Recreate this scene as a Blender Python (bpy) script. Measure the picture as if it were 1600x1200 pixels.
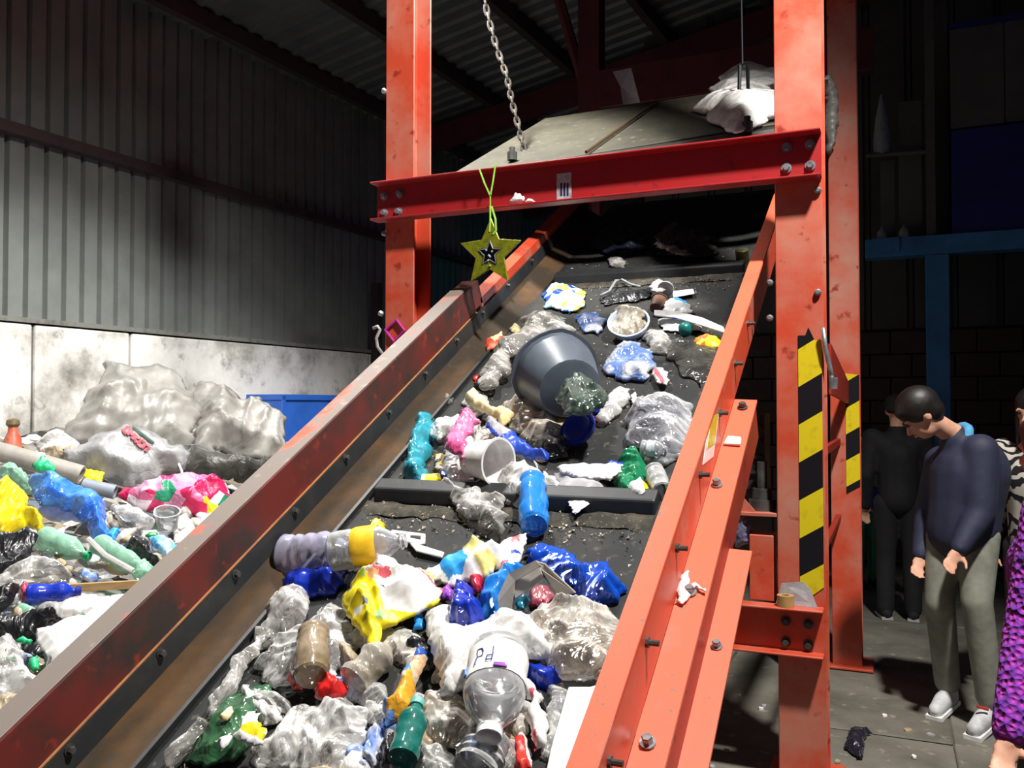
import bpy, bmesh, math, random
import numpy as np
from mathutils import Vector, Matrix
from mathutils.geometry import delaunay_2d_cdt
from mathutils.bvhtree import BVHTree

for o in list(bpy.data.objects): bpy.data.objects.remove(o)
scene = bpy.context.scene
COL = scene.collection

# ---------------------------------------------------------------- camera
F, CX, CY, H = 1350.0, 800.0, 600.0, 1.65          # focal length in pixels of the 1600x1200 frame
pit, psi = math.atan(33/F), math.radians(23.73)
fw = np.array([-math.sin(psi)*math.cos(pit), math.cos(psi)*math.cos(pit), math.sin(pit)])
rt = np.array([math.cos(psi), math.sin(psi), 0.0])
up = np.cross(rt, fw)
CAM = np.array([0.0, 0.0, H])
cd = bpy.data.cameras.new('camera'); cam = bpy.data.objects.new('camera', cd); COL.objects.link(cam)
cd.sensor_width = 36.0; cd.lens = 36.0*F/1600.0; cd.clip_end = 200
M = Matrix(((rt[0], up[0], -fw[0], 0), (rt[1], up[1], -fw[1], 0), (rt[2], up[2], -fw[2], H), (0, 0, 0, 1)))
cam.matrix_world = M
scene.camera = cam

# ---------------------------------------------------------------- world, lamps, exposure
w = bpy.data.worlds.new('dim_hall_air'); scene.world = w; w.use_nodes = True
w.node_tree.nodes['Background'].inputs[0].default_value = (0.46, 0.42, 0.74, 1)
w.node_tree.nodes['Background'].inputs[1].default_value = 0.07
def spot(name, loc, aim, power, deg, blend, size, col):
    l = bpy.data.lights.new(name, 'SPOT'); l.energy = power; l.spot_size = math.radians(deg); l.spot_blend = blend
    l.shadow_soft_size = size; l.color = col
    o = bpy.data.objects.new(name, l); COL.objects.link(o); o.location = loc
    o.rotation_euler = (Vector(aim)-Vector(loc)).to_track_quat('-Z', 'Y').to_euler()
    return o
spot('floodlight', (-2.6, 4.1, 5.65), (-3.9, 4.5, 0.0), 2150, 98, 0.45, 0.18, (1.0, 0.985, 0.95))     # under the roof, over heap and conveyor
spot('floodlight', (1.15, 2.0, 6.1), (-1.8, 3.0, 1.6), 2350, 92, 0.65, 0.18, (1.0, 0.96, 0.90))           # at the front, onto the frame
vs = scene.view_settings
vs.view_transform = 'Standard'; vs.look = 'None'; vs.gamma = 1.0; vs.use_curve_mapping = False
vs.exposure = 0.0
scene.cycles.transparent_max_bounces = 24
scene.cycles.max_bounces = 7

# ---------------------------------------------------------------- geometry helpers
def nz(v): v = np.asarray(v, float); return v/np.linalg.norm(v)
def ray(u, v): return fw*F + rt*(u-CX) - up*(v-CY)
def hit(u, v, p, n):
    d = ray(u, v); return CAM + d*(np.dot(np.asarray(p, float)-CAM, n)/np.dot(d, n))
def onX(u, v, X): return hit(u, v, (X, 0, 0), np.array([1., 0, 0]))
def onY(u, v, Y): return hit(u, v, (0, Y, 0), np.array([0, 1., 0]))
def onZ(u, v, Z): return hit(u, v, (0, 0, Z), np.array([0, 0, 1.]))
def P(u, v, d): return CAM + ray(u, v)*(d/F)
th = math.radians(29.2)
S = np.array([0, math.cos(th), math.sin(th)]); N = np.array([0, -math.sin(th), math.cos(th)]); AX = np.array([1., 0, 0])
N0 = H*math.cos(th)                       # camera height above the line n = 0
def cv(X, s, n): return AX*X + S*s + N*n  # conveyor coordinates: across, along the incline, above it
NB = -1.719 + N0                          # belt surface
NT = -1.409 + N0                          # top of the side rails
class Frame:
    def __init__(s, o, ax, ay, n): s.o, s.ax, s.ay, s.n = (np.asarray(q, float) for q in (o, ax, ay, n))
    def loc(s, u, v, h=0.0):
        p = hit(u, v, s.o+s.n*h, s.n)-s.o; return np.array([p@s.ax, p@s.ay])
    def at(s, u, v, h=0.0): return hit(u, v, s.o+s.n*h, s.n)
BELT = Frame(cv(0, 0, NB), AX, S, N)
PSL = 0.22
def pile_z(X): return 0.16 - PSL*X
PN = nz((PSL, 0, 1))
PILE = Frame((0, 0, 0.16), nz((1, 0, -PSL)), (0, 1, 0), PN)
def pile_frame(u, v, tilt=0.9):
    """a frame standing on the heap at a picture point, leaning back towards the wall"""
    p = hit(u, v, PILE.o, PN)
    back = nz(np.array([p[0]-CAM[0], p[1]-CAM[1], 0]))
    n = nz(np.array([0, 0, 1.0]) - back*tilt)
    ax = nz(np.cross(np.array([0, 0, 1.0]), n)); ay = np.cross(n, ax)
    return Frame(p, ax, ay, n)

ORG = {}
def setp(o, label=None, cat=None, group=None, kind=None):
    if label: o['label'] = label
    if cat: o['category'] = cat
    if group: o['group'] = group
    if kind: o['kind'] = kind
    return o
def thing(name, loc, label, cat, group=None, kind=None):
    o = bpy.data.objects.new(name, None); COL.objects.link(o)
    o.location = [float(q) for q in loc]; o.empty_display_size = 0.1
    ORG[o.name] = np.asarray(loc, float)
    return setp(o, label, cat, group, kind)
def mk(name, V, Fc, mat, parent=None, label=None, cat=None, group=None, kind=None, smooth=False, mids=None):
    V = np.asarray(V, float)
    if parent is not None: org = ORG[parent.name]
    else: org = np.array([V[:, 0].mean(), V[:, 1].mean(), V[:, 2].min()])
    me = bpy.data.meshes.new(name)
    me.from_pydata((V-org).tolist(), [], [list(map(int, f)) for f in Fc])
    mats = mat if isinstance(mat, (list, tuple)) else [mat]
    for m in mats: me.materials.append(m)
    if mids is not None:
        for p, i in zip(me.polygons, mids): p.material_index = int(i)
    me.update()
    bm = bmesh.new(); bm.from_mesh(me); bmesh.ops.recalc_face_normals(bm, faces=bm.faces); bm.to_mesh(me); bm.free()
    if smooth is True:
        me.polygons.foreach_set('use_smooth', [True]*len(me.polygons))
    o = bpy.data.objects.new(name, me); COL.objects.link(o)
    if parent is not None:
        o.parent = parent
    else:
        o.location = org.tolist()
    ORG[o.name] = org
    if smooth == 'auto':
        me.polygons.foreach_set('use_smooth', [True]*len(me.polygons))
        if hasattr(me, 'set_sharp_from_angle'): me.set_sharp_from_angle(angle=math.radians(40))
    return setp(o, label, cat, group, kind)
def bevel(o, wd=0.004, seg=2):
    m = o.modifiers.new('edge', 'BEVEL'); m.width = wd; m.segments = seg; m.limit_method = 'ANGLE'; return o
class MB:
    def __init__(s): s.V = []; s.F = []
    def add(s, V, Fc):
        b = len(s.V); s.V += [tuple(map(float, v)) for v in V]; s.F += [[i+b for i in f] for f in Fc]; return s
    def box(s, c, ax, ay, az, hx, hy, hz):
        c, ax, ay, az = (np.asarray(q, float) for q in (c, ax, ay, az))
        V = [c+ax*hx*i+ay*hy*j+az*hz*k for i in (-1, 1) for j in (-1, 1) for k in (-1, 1)]
        return s.add(V, [(0, 1, 3, 2), (4, 6, 7, 5), (0, 4, 5, 1), (2, 3, 7, 6), (0, 2, 6, 4), (1, 5, 7, 3)])
    def abox(s, lo, hi):
        lo, hi = np.asarray(lo, float), np.asarray(hi, float); c = (lo+hi)/2; h = (hi-lo)/2
        return s.box(c, (1, 0, 0), (0, 1, 0), (0, 0, 1), *h)
    def prism(s, prof, f0, f1):
        """extrude a closed list of 2-D points; f0, f1 map a point to 3-D at either end"""
        n = len(prof); V = [f0(*q) for q in prof]+[f1(*q) for q in prof]
        Fc = [(i, (i+1) % n, (i+1) % n+n, i+n) for i in range(n)]+[list(range(n))[::-1], list(range(n, 2*n))]
        return s.add(V, Fc)
    def tube(s, pts, r, seg=8, cap=True):
        pts = [np.asarray(q, float) for q in pts]; n = len(pts); rr = r if hasattr(r, '__len__') else [r]*n
        V = []; prev = None
        for i, q in enumerate(pts):
            t = nz(pts[min(i+1, n-1)]-pts[max(i-1, 0)])
            if prev is None:
                a = np.array([0, 0, 1.]) if abs(t[2]) < .9 else np.array([1., 0, 0]); prev = nz(np.cross(t, a))
            x = nz(prev-t*(prev@t)); prev = x; y = np.cross(t, x)
            V += [q+rr[i]*(x*math.cos(k*2*math.pi/seg)+y*math.sin(k*2*math.pi/seg)) for k in range(seg)]
        Fc = [(i*seg+k, i*seg+(k+1) % seg, (i+1)*seg+(k+1) % seg, (i+1)*seg+k) for i in range(n-1) for k in range(seg)]
        if cap: Fc += [list(range(seg))[::-1], [(n-1)*seg+k for k in range(seg)]]
        return s.add(V, Fc)
    def lathe(s, c, axis, prof, seg=20, xdir=None, defo=None, capends=True):
        """prof: (along, radius) rings about an axis"""
        c = np.asarray(c, float); t = nz(axis)
        a = np.array([0, 0, 1.]) if abs(t[2]) < .9 else np.array([1., 0, 0])
        x = nz(np.cross(t, a)) if xdir is None else nz(np.asarray(xdir)-t*(np.asarray(xdir)@t)); y = np.cross(t, x)
        V = []
        for i, (l, r) in enumerate(prof):
            for k in range(seg):
                an = k*2*math.pi/seg; rr = r*(defo(l, an) if defo else 1.0)
                V.append(c+t*l+rr*(x*math.cos(an)+y*math.sin(an)))
        n = len(prof)
        Fc = [(i*seg+k, i*seg+(k+1) % seg, (i+1)*seg+(k+1) % seg, (i+1)*seg+k) for i in range(n-1) for k in range(seg)]
        if capends: Fc += [list(range(seg))[::-1], [(n-1)*seg+k for k in range(seg)]]
        return s.add(V, Fc)
    def hexbolt(s, c, axis, r, h, washer=True):
        if washer: s.lathe(c, axis, [(0, r*1.45), (h*.25, r*1.45)], 12)
        return s.lathe(np.asarray(c)+nz(axis)*h*.2, axis, [(0, r), (h*.8, r), (h, r*.85)], 6)
    def build(s, name, mat, parent=None, **k): return mk(name, s.V, s.F, mat, parent, **k)

def _h(ix, iy, seed):
    a = (ix.astype(np.int64)*374761393 + iy.astype(np.int64)*668265263 + int(seed)*974711) & 0x7fffffff
    a = ((a ^ (a >> 13))*1274126177) & 0x7fffffff
    return ((a ^ (a >> 16)) & 0xffff)/65535.0
def vnoise(x, y, seed=0):
    x = np.asarray(x, float); y = np.asarray(y, float)
    ix, iy = np.floor(x), np.floor(y); fx, fy = x-ix, y-iy; fx = fx*fx*(3-2*fx); fy = fy*fy*(3-2*fy)
    a, b, c, d = _h(ix, iy, seed), _h(ix+1, iy, seed), _h(ix, iy+1, seed), _h(ix+1, iy+1, seed)
    return (a*(1-fx)+b*fx)*(1-fy)+(c*(1-fx)+d*fx)*fy
def fbm(x, y, seed=0, o=4): return sum(vnoise(x*2**k, y*2**k, seed+k)*.5**k for k in range(o))/sum(.5**k for k in range(o))
def crease(x, y, seed, f):
    r = random.Random(seed); v = 0; tot = 0
    wx = vnoise(x*f*.6, y*f*.6, seed)*1.3; wy = vnoise(x*f*.6+9, y*f*.6, seed+5)*1.3
    for k in range(6):
        a = r.uniform(0, math.pi); ff = f*r.uniform(.5, 1.7); am = r.uniform(.4, 1)
        t = (x*math.cos(a)+y*math.sin(a))*ff + (wx if k % 2 else wy) + r.random()*7
        v = v + am*(np.abs(t-np.floor(t)-.5)*4-1); tot += am
    return v/tot*1.9

def facet(x, y, seed):
    """flat facets meeting in sharp creases: random heights on a bent triangle lattice"""
    wx = vnoise(x*.7, y*.7, seed+71)*1.1; wy = vnoise(x*.7+5, y*.7+3, seed+72)*1.1
    u = (x+wx)-(y+wy)/math.sqrt(3); v = 2*(y+wy)/math.sqrt(3)
    iu, iv = np.floor(u), np.floor(v); fu, fv = u-iu, v-iv
    a, b, c, d = _h(iu, iv, seed), _h(iu+1, iv, seed), _h(iu, iv+1, seed), _h(iu+1, iv+1, seed)
    return np.where(fu+fv < 1, a*(1-fu-fv)+b*fu+c*fv, d*(fu+fv-1)+c*(1-fu)+b*(1-fv))

def ridge(x, y, seed):
    """long sharp folds running mostly one way"""
    r = random.Random(seed); a = r.uniform(0, math.pi); c, s_ = math.cos(a), math.sin(a)
    wx, wy = x+1.2*vnoise(x*.5, y*.5, seed+81), y+1.2*vnoise(x*.5+4, y*.5, seed+82)
    p, q = (wx*c+wy*s_), (-wx*s_+wy*c)*.38
    n = .7*vnoise(p, q, seed+83)+.3*vnoise(p*2.1, q*2.1, seed+84)
    return 1-np.abs(2*n-1)**.8*1.35

# ---------------------------------------------------------------- materials
MATS = {}
def newmat(name):
    m = bpy.data.materials.new(name); m.use_nodes = True; nt = m.node_tree
    return m, nt, nt.nodes['Principled BSDF'], nt.nodes['Material Output']
def srgb(c):
    if isinstance(c, str): c = tuple(int(c[i:i+2], 16)/255 for i in (0, 2, 4))
    return tuple(((q/12.92) if q <= .04045 else ((q+.055)/1.055)**2.4) for q in c[:3])+(1,)
def tex(nt, kind, scale, **k):
    n = nt.nodes.new('ShaderNodeTex'+kind); tc = nt.nodes.get('TC') or nt.nodes.new('ShaderNodeTexCoord'); tc.name = 'TC'
    nt.links.new(tc.outputs['Object'], n.inputs['Vector']); n.inputs['Scale'].default_value = scale
    for a, b in k.items(): n.inputs[a].default_value = b
    return n
def ramp(nt, src, stops, interp='LINEAR'):
    r = nt.nodes.new('ShaderNodeValToRGB'); r.color_ramp.interpolation = interp
    while len(r.color_ramp.elements) < len(stops): r.color_ramp.elements.new(.5)
    for e, (p, c) in zip(r.color_ramp.elements, stops): e.position = p; e.color = c if len(c) == 4 else tuple(c)+(1,)
    nt.links.new(src, r.inputs[0]); return r
def mixc(nt, fac, a, b):
    n = nt.nodes.new('ShaderNodeMix'); n.data_type = 'RGBA'
    nt.links.new(fac, n.inputs[0])
    for s, q in ((n.inputs[6], a), (n.inputs[7], b)):
        if isinstance(q, tuple): s.default_value = q
        else: nt.links.new(q, s)
    return n.outputs[2]
def bump(nt, bs, src, strength, dist=.01):
    b = nt.nodes.new('ShaderNodeBump'); b.inputs['Strength'].default_value = strength; b.inputs['Distance'].default_value = dist
    nt.links.new(src, b.inputs['Height']); nt.links.new(b.outputs[0], bs.inputs['Normal']); return b
def worn(name, c, c2=None, scale=8, lo=.5, hi=.7, rough=.5, metal=0, c3=None, bmp=.1, stretch=None):
    """paint or plain stuff with patches of a second colour and specks of a third"""
    if name in MATS: return MATS[name]
    m, nt, bs, out = newmat(name); bs.inputs['Roughness'].default_value = rough; bs.inputs['Metallic'].default_value = metal
    n = tex(nt, 'Noise', scale, Detail=8, Roughness=.62)
    if stretch:
        mp = nt.nodes.new('ShaderNodeMapping'); mp.inputs['Scale'].default_value = stretch
        nt.links.new(nt.nodes['TC'].outputs['Object'], mp.inputs[0]); nt.links.new(mp.outputs[0], n.inputs['Vector'])
    col = srgb(c)
    if c2:
        r = ramp(nt, n.outputs['Fac'], [(lo, (0, 0, 0)), (hi, (1, 1, 1))]); col = mixc(nt, r.outputs[0], srgb(c), srgb(c2))
    if c3:
        n3 = tex(nt, 'Noise', scale*5, Detail=4); r3 = ramp(nt, n3.outputs['Fac'], [(.62, (0, 0, 0)), (.7, (1, 1, 1))])
        col = mixc(nt, r3.outputs[0], col, srgb(c3))
    if isinstance(col, tuple): bs.inputs['Base Color'].default_value = col
    else: nt.links.new(col, bs.inputs['Base Color'])
    if bmp: bump(nt, bs, n.outputs['Fac'], bmp)
    MATS[name] = m; return m
def film(name, c, alpha, rough=.13, c2=None, bmp=.5, sc=22, gloss=1.0):
    """thin plastic: part see-through, part milky, with sharp glints"""
    if name in MATS: return MATS[name]
    m, nt, bs, out = newmat(name); L = nt.links.new
    n = tex(nt, 'Noise', sc, Detail=6, Roughness=.6, Distortion=1.2)
    bs.inputs['Roughness'].default_value = .5; bs.inputs['Specular IOR Level'].default_value = .2
    col = srgb(c)
    if c2:
        n2 = tex(nt, 'Noise', sc*.45, Detail=3); r2 = ramp(nt, n2.outputs['Fac'], [(.45, (0, 0, 0)), (.6, (1, 1, 1))])
        L(mixc(nt, r2.outputs[0], col, srgb(c2)), bs.inputs['Base Color'])
    else: bs.inputs['Base Color'].default_value = col
    def mth(op, p, q, r=None):
        k = nt.nodes.new('ShaderNodeMath'); k.operation = op
        for i, z in enumerate((p, q, r)):
            if z is None: continue
            if isinstance(z, (int, float)): k.inputs[i].default_value = z
            else: L(z, k.inputs[i])
        return k.outputs[0]
    nw = tex(nt, 'Noise', sc*.42, Detail=2.5, Roughness=.45, Distortion=1.3)
    fold = mth('ABSOLUTE', mth('MULTIPLY_ADD', nw.outputs['Fac'], 2.0, -1.0), None)
    b = bump(nt, bs, fold, bmp*.8, .035)
    tr = nt.nodes.new('ShaderNodeBsdfTransparent'); tr.inputs[0].default_value = tuple(.35+.65*q for q in col[:3])+(1,)
    mx = nt.nodes.new('ShaderNodeMixShader')
    lw = nt.nodes.new('ShaderNodeLayerWeight'); lw.inputs[0].default_value = .45; L(b.outputs[0], lw.inputs['Normal'])
    ra = ramp(nt, lw.outputs['Facing'], [(.25, (alpha*.9,)*3), (.85, (min(1, alpha*2+.25),)*3)]); L(ra.outputs[0], mx.inputs[0])
    L(tr.outputs[0], mx.inputs[1]); L(bs.outputs[0], mx.inputs[2])
    gl = nt.nodes.new('ShaderNodeBsdfGlossy'); gl.inputs['Roughness'].default_value = rough; L(b.outputs[0], gl.inputs['Normal'])
    fr = nt.nodes.new('ShaderNodeFresnel'); fr.inputs[0].default_value = 1.45; L(b.outputs[0], fr.inputs['Normal'])
    mu = nt.nodes.new('ShaderNodeMath'); mu.operation = 'MULTIPLY'; mu.inputs[1].default_value = gloss; L(fr.outputs[0], mu.inputs[0])
    m2 = nt.nodes.new('ShaderNodeMixShader'); L(mu.outputs[0], m2.inputs[0]); L(mx.outputs[0], m2.inputs[1]); L(gl.outputs[0], m2.inputs[2])
    L(m2.outputs[0], out.inputs[0]); MATS[name] = m; return m
def print_mat(name, cols, sc=14, rough=.35, bmp=.3, kind='Voronoi'):
    """flat printed blotches of several colours"""
    if name in MATS: return MATS[name]
    m, nt, bs, out = newmat(name); bs.inputs['Roughness'].default_value = rough
    if kind == 'Voronoi':
        n = tex(nt, 'Voronoi', sc); src = nt.nodes.new('ShaderNodeSeparateColor'); nt.links.new(n.outputs['Color'], src.inputs[0]); o = src.outputs[0]
    else:
        n = tex(nt, 'Noise', sc, Detail=3, Distortion=.8); o = n.outputs['Fac']
    k = len(cols)
    if kind == 'Voronoi': st = [(i/k, srgb(c)) for i, c in enumerate(cols)]
    else: st = [(.3+.4*i/k, srgb(c)) for i, c in enumerate(cols)]
    r = ramp(nt, o, st, 'CONSTANT'); nt.links.new(r.outputs[0], bs.inputs['Base Color'])
    n2 = tex(nt, 'Noise', 30, Detail=5, Distortion=1); bump(nt, bs, n2.outputs['Fac'], bmp, .02)
    MATS[name] = m; return m
def plain(name, c, rough=.4, metal=0, spec=.5):
    if name in MATS: return MATS[name]
    m, nt, bs, out = newmat(name); bs.inputs['Roughness'].default_value = rough; bs.inputs['Metallic'].default_value = metal
    n = tex(nt, 'Noise', 30, Detail=5)
    cc = srgb(c); r = ramp(nt, n.outputs['Fac'], [(.3, tuple(q*.8 for q in cc[:3])), (.7, tuple(min(1, q*1.12) for q in cc[:3]))])
    nt.links.new(r.outputs[0], bs.inputs['Base Color']); bs.inputs['Specular IOR Level'].default_value = spec
    MATS[name] = m; return m

RED = worn('red_paint', 'c8482c', 'b08c7c', 4, .5, .78, .42, c3='8c5a48', bmp=.05)
REDP = worn('red_post_paint', 'c4492e', 'ba8674', 2.2, .42, .72, .42, c3='93301f', bmp=.04)
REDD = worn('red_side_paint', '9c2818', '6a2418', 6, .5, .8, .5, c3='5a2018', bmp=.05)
DARKRED = worn('dark_red_board', '64201a', '2c2420', 3, .42, .62, .55, c3='7a2a1c', bmp=.05)  # dark red with near-black patches
RAILTOP = worn('worn_rail_top', '7d736c', 'c85a42', 3.2, .58, .66, .55, c3='9b8a80', bmp=.05)
RAILLIT = worn('lit_orange_rail_top', 'e0674a', 'a8705c', 7, .6, .74, .5, c3='9a6a58', bmp=.05)  # flange orange lightened to carry strong light; worn patches mixed in
BROWN = worn('rusty_skirt_plate', '33291c', '553a1c', 5, .45, .65, .9, c3='3a342c', stretch=(1, .35, 1))
RUBBER = worn('black_rubber', '24272a', '33322e', 9, .45, .7, .55, bmp=.15)
BELTM = worn('belt_rubber', '1c1f20', '302f2b', 6, .45, .72, .78, c3='4a463c', bmp=.25)
DUST = worn('dusty_rubber', '2c2a25', '4c473b', 14, .42, .62, .9, c3='7a735f', bmp=.35)
BOLT = worn('zinc_bolt', '9aa0a4', '6a6a68', 20, .5, .7, .35, metal=.6)
STEEL = worn('dull_steel', '5a5a58', '3c3834', 10, .45, .65, .5, metal=.5)
OLIVE = worn('dusty_cover_steel', '454235', '38352b', 4, .4, .65, .55, c3='5a5747')
BLACKM = plain('black_plastic', '15161a', .4)
GREENCL = plain('tinsel_gold_green', '8d8a1c', .4, .35)
LIME = plain('lime_ribbon', 'a8e05a', .5)
WHITEP = plain('white_paper', 'f0eeec', .7)
WHITEPL = plain('white_plastic', 'f2f2f2', .3)
GREYP = plain('grey_paper', 'a6a4a8', .75)

# ================================================================ the setting
FLOORM = worn('dirty_concrete', '6d6a5e', '48463f', 1.6, .42, .66, .8, c3='85816f', bmp=.2)
SLABM = worn('concrete_slab', '77746a', '55524a', 2.2, .4, .68, .8, c3='8d8978', bmp=.25)
fl = MB().abox((-9, -4, -.12), (7, 20, -.012)).build('floor', FLOORM, kind='structure')
rng = random.Random(3)
slab = None
for i in range(4):
    for j in range(5):
        x, y = -1.6+i*1.24, 2.9+j*1.24
        if slab is None:
            slab = mk('slab', [(a*.617, b*.617, c) for a in (-1, 1) for b in (-1, 1) for c in (-.012, 0)],
                      [(0, 1, 3, 2), (4, 6, 7, 5), (0, 4, 5, 1), (2, 3, 7, 6), (0, 2, 6, 4), (1, 5, 7, 3)], SLABM, fl)
            me = slab.data
            for v in me.vertices: v.co += Vector(ORG[fl.name])       # back to the piece's own centre
            bevel(slab, .008, 1); o = slab
        else:
            o = slab.copy(); COL.objects.link(o)
        lo = -np.array(ORG[fl.name])
        o.location = (x+lo[0]+rng.uniform(-.004, .004), y+lo[1], lo[2]-rng.uniform(.0, .006))
        o.rotation_euler = (rng.uniform(-.006, .006), rng.uniform(-.006, .006), rng.uniform(-.01, .01))

# left wall: concrete panels below, ribbed metal sheets above
PW = np.array([-6.48, 4.64, 0]); DW = nz((.31, 4.94, 0)); NW = np.array([DW[1], -DW[0], 0])
def wl(a, z, off=0.0): return PW + DW*a + NW*off + np.array([0, 0, z])
CONC = None
def concrete():
    m, nt, bs, out = newmat('whitewashed_concrete'); bs.inputs['Roughness'].default_value = .9
    n1 = tex(nt, 'Noise', 1.6, Detail=9, Roughness=.68); n2 = tex(nt, 'Noise', 5, Detail=8, Roughness=.7)
    r1 = ramp(nt, n1.outputs['Fac'], [(.30, srgb('6e6c66')), (.42, srgb('a5a39d')), (.52, srgb('c9c7c2')), (.75, srgb('dddbd6'))])
    r2 = ramp(nt, n2.outputs['Fac'], [(.30, (.3, .3, .3)), (.44, (1, 1, 1))])
    mm = nt.nodes.new('ShaderNodeMix'); mm.data_type = 'RGBA'; mm.blend_type = 'MULTIPLY'; mm.inputs[0].default_value = .8
    nt.links.new(r1.outputs[0], mm.inputs[6]); nt.links.new(r2.outputs[0], mm.inputs[7]); nt.links.new(mm.outputs[2], bs.inputs['Base Color'])
    bump(nt, bs, n2.outputs['Fac'], .2); return m
CONC = concrete()
SHEET = worn('grey_sheet_metal', '7b7f7c', '696d6a', 2, .4, .7, .42, metal=.25, bmp=.03)
SHEETDAY = worn('daylight_teal_sheet', '3f7a78', '50605f', 2, .5, .7, .42, metal=.2, bmp=.03)  # teal colour stands in for daylight tinting some of the sheets
DARKST = worn('dark_girt_steel', '3a2a2a', '2a2426', 5, .4, .7, .6)
wall = MB().box(wl(4.5, 2.75, -.16), DW, NW, (0, 0, 1), 9.6, .05, 2.9).build('wall_left', worn('dark_back_sheet', '2a2c2c', None), kind='structure')
ja = [-5, -2.2, .18, 1.10, 4.65, 7.6, 10.5, 14]
for a0, a1 in zip(ja[:-1], ja[1:]):
    o = MB().box(wl((a0+a1)/2, 1.15, .02-.004*(int(a0*7) % 3)), DW, NW, (0, 0, 1), (a1-a0)/2-.012, .13, 1.15).build('concrete_panel', CONC, wall); bevel(o, .02, 2)
per, nrib = .17, 6
prof = []
for k in range(nrib):
    b = k*per; prof += [(b, .0), (b+.006, .0), (b+.02, -.05), (b+.04, -.05), (b+.054, 0.0)]
prof.append((nrib*per, 0.0))
def sheet(a0, z0, z1, m, off=0.0):
    V = []; 
    for a, d in prof: V += [wl(a0+a, z0, d+off), wl(a0+a, z1, d+off)]
    n = len(prof)
    return mk('cladding_sheet', V, [(2*i, 2*i+2, 2*i+3, 2*i+1) for i in range(n-1)], m, wall)
for k in range(-4, 14):
    a0 = k*per*nrib
    o = sheet(a0, 2.28, 3.87, SHEETDAY if k in (6, 8, 9, 11) else SHEET)
    o = sheet(a0, 3.83, 5.5, SHEETDAY if k in (7, 9) else SHEET, .006)
g = MB()
for z in (3.86,): g.box(wl(4, z, .06), DW, NW, (0, 0, 1), 9.5, .05, .045)
g.build('girt', DARKST, wall)
MB().box(wl(4.72, 1.6, .2), DW, NW, (0, 0, 1), .05, .05, 1.6).build('wall_stanchion', DARKST, wall)
MB().box(wl(4, 2.33, .08), DW, NW, (0, 0, 1), 9.4, .08, .02).build('sill_strip', worn('sill_steel', '6a6a64', '4a4a46'), wall)

# roof, rising from the eaves of the left wall
RS = math.tan(math.radians(9)); EZ = 5.42
def rf(a, x, dz=0): return wl(a, EZ+x*RS+dz, x)
ROOFM = worn('dark_roof_sheet', '5a5c5c', '484a4c', 3, .4, .7, .55, metal=.2)
V = []; Fc = []; nn = 0
xs = [-.3, 12]
a = -6.0
ring = []
while a < 14.5:
    for da, dz in ((0, 0), (.11, 0), (.13, -.035), (.18, -.035), (.2, 0)): ring.append((a+da, dz))
    a += .22
for aa, dz in ring: V += [rf(aa, -.3, dz), rf(aa, 12.0, dz)]
Fc = [(2*i, 2*i+2, 2*i+3, 2*i+1) for i in range(len(ring)-1)]
ceil = mk('ceiling', V, Fc, ROOFM, kind='structure')
for k in range(9):
    x = .35+k*1.15
    c = (rf(-6, x, -.12)+rf(14.4, x, -.12))/2
    MB().box(c, DW, NW, (0, 0, 1), 10.2, .045, .08).build('purlin', DARKST, ceil)
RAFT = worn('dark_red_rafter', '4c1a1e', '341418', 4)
for a in (-.6, 5.4, 9.4, 13):
    p0, p1 = rf(a, .0, -.36), rf(a, 11, -.36); t = nz(p1-p0)
    MB().box((p0+p1)/2, t, DW, np.cross(t, DW), np.linalg.norm(p1-p0)/2, .07, .14).build('rafter', RAFT, ceil)

# partition at the back of the hall, dark vertical sheets on rails
WB = 9.9
PART = worn('brown_grey_sheet', '47453f', '3a3834', 2, .4, .7, .6, metal=.1)
wb = MB().abox((-2.65, WB+.06, 0), (7, WB+.14, 7.3)).build('wall_back', worn('dark_partition', '2c2a28', None), kind='structure')
x = -2.65; k = 0
while x < 6.8:
    MB().abox((x+.006, WB, 2.45), (x+.40, WB+.05, 7.2)).build('partition_sheet', PART, wb)
    MB().abox((x+.30, WB-.03, 2.45), (x+.34, WB, 7.2)).build('sheet_rib', PART, wb); x += .41
BRK = worn('brown_block', '4a372e', '3a2c26', 4, .4, .7, .85)
blk = None
for r in range(10):
    for c in range(24):
        x0 = -2.6+c*.4+(r % 2)*.2; z0 = .01+r*.242
        if blk is None:
            blk = MB().abox((x0, WB-.06, z0), (x0+.388, WB+.06, z0+.23)).build('block', BRK, wb); bx0, bz0 = x0, z0; bevel(blk, .008, 1)
        else:
            o = blk.copy(); COL.objects.link(o); o.location = (x0-bx0, rng.uniform(-.006, .006), z0-bz0)

# ================================================================ steel portal frame over the conveyor
YF = 3.97
fr = thing('portal_frame', (-1.38, YF, 0), 'tall red steel portal frame with bolted crossbeam straddling the conveyor', 'steel frame')
def hpost(name, x0, x1, y0, y1, z0, z1, m, parent, t=.012):
    b = MB(); b.abox((x0, y0, z0), (x1, y0+t, z1)); b.abox((x0, y1-t, z0), (x1, y1, z1))
    b.abox(((x0+x1)/2-.006, y0+t, z0), ((x0+x1)/2+.006, y1-t, z1)); o = b.build(name, m, parent); return bevel(o, .003, 1)
pl_ = hpost('post', -2.49, -2.315, YF, YF+.19, 0, 5.95, REDP, fr)
pr_ = hpost('post', -.468, -.268, YF, YF+.20, 0, 6.2, REDP, fr)
prb = hpost('post', -.36, -.185, 5.86, 6.04, 0, 6.2, REDP, fr)
plb = hpost('post', -2.56, -2.36, 7.3, 7.48, 0, 5.6, RAFT, fr)
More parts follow.
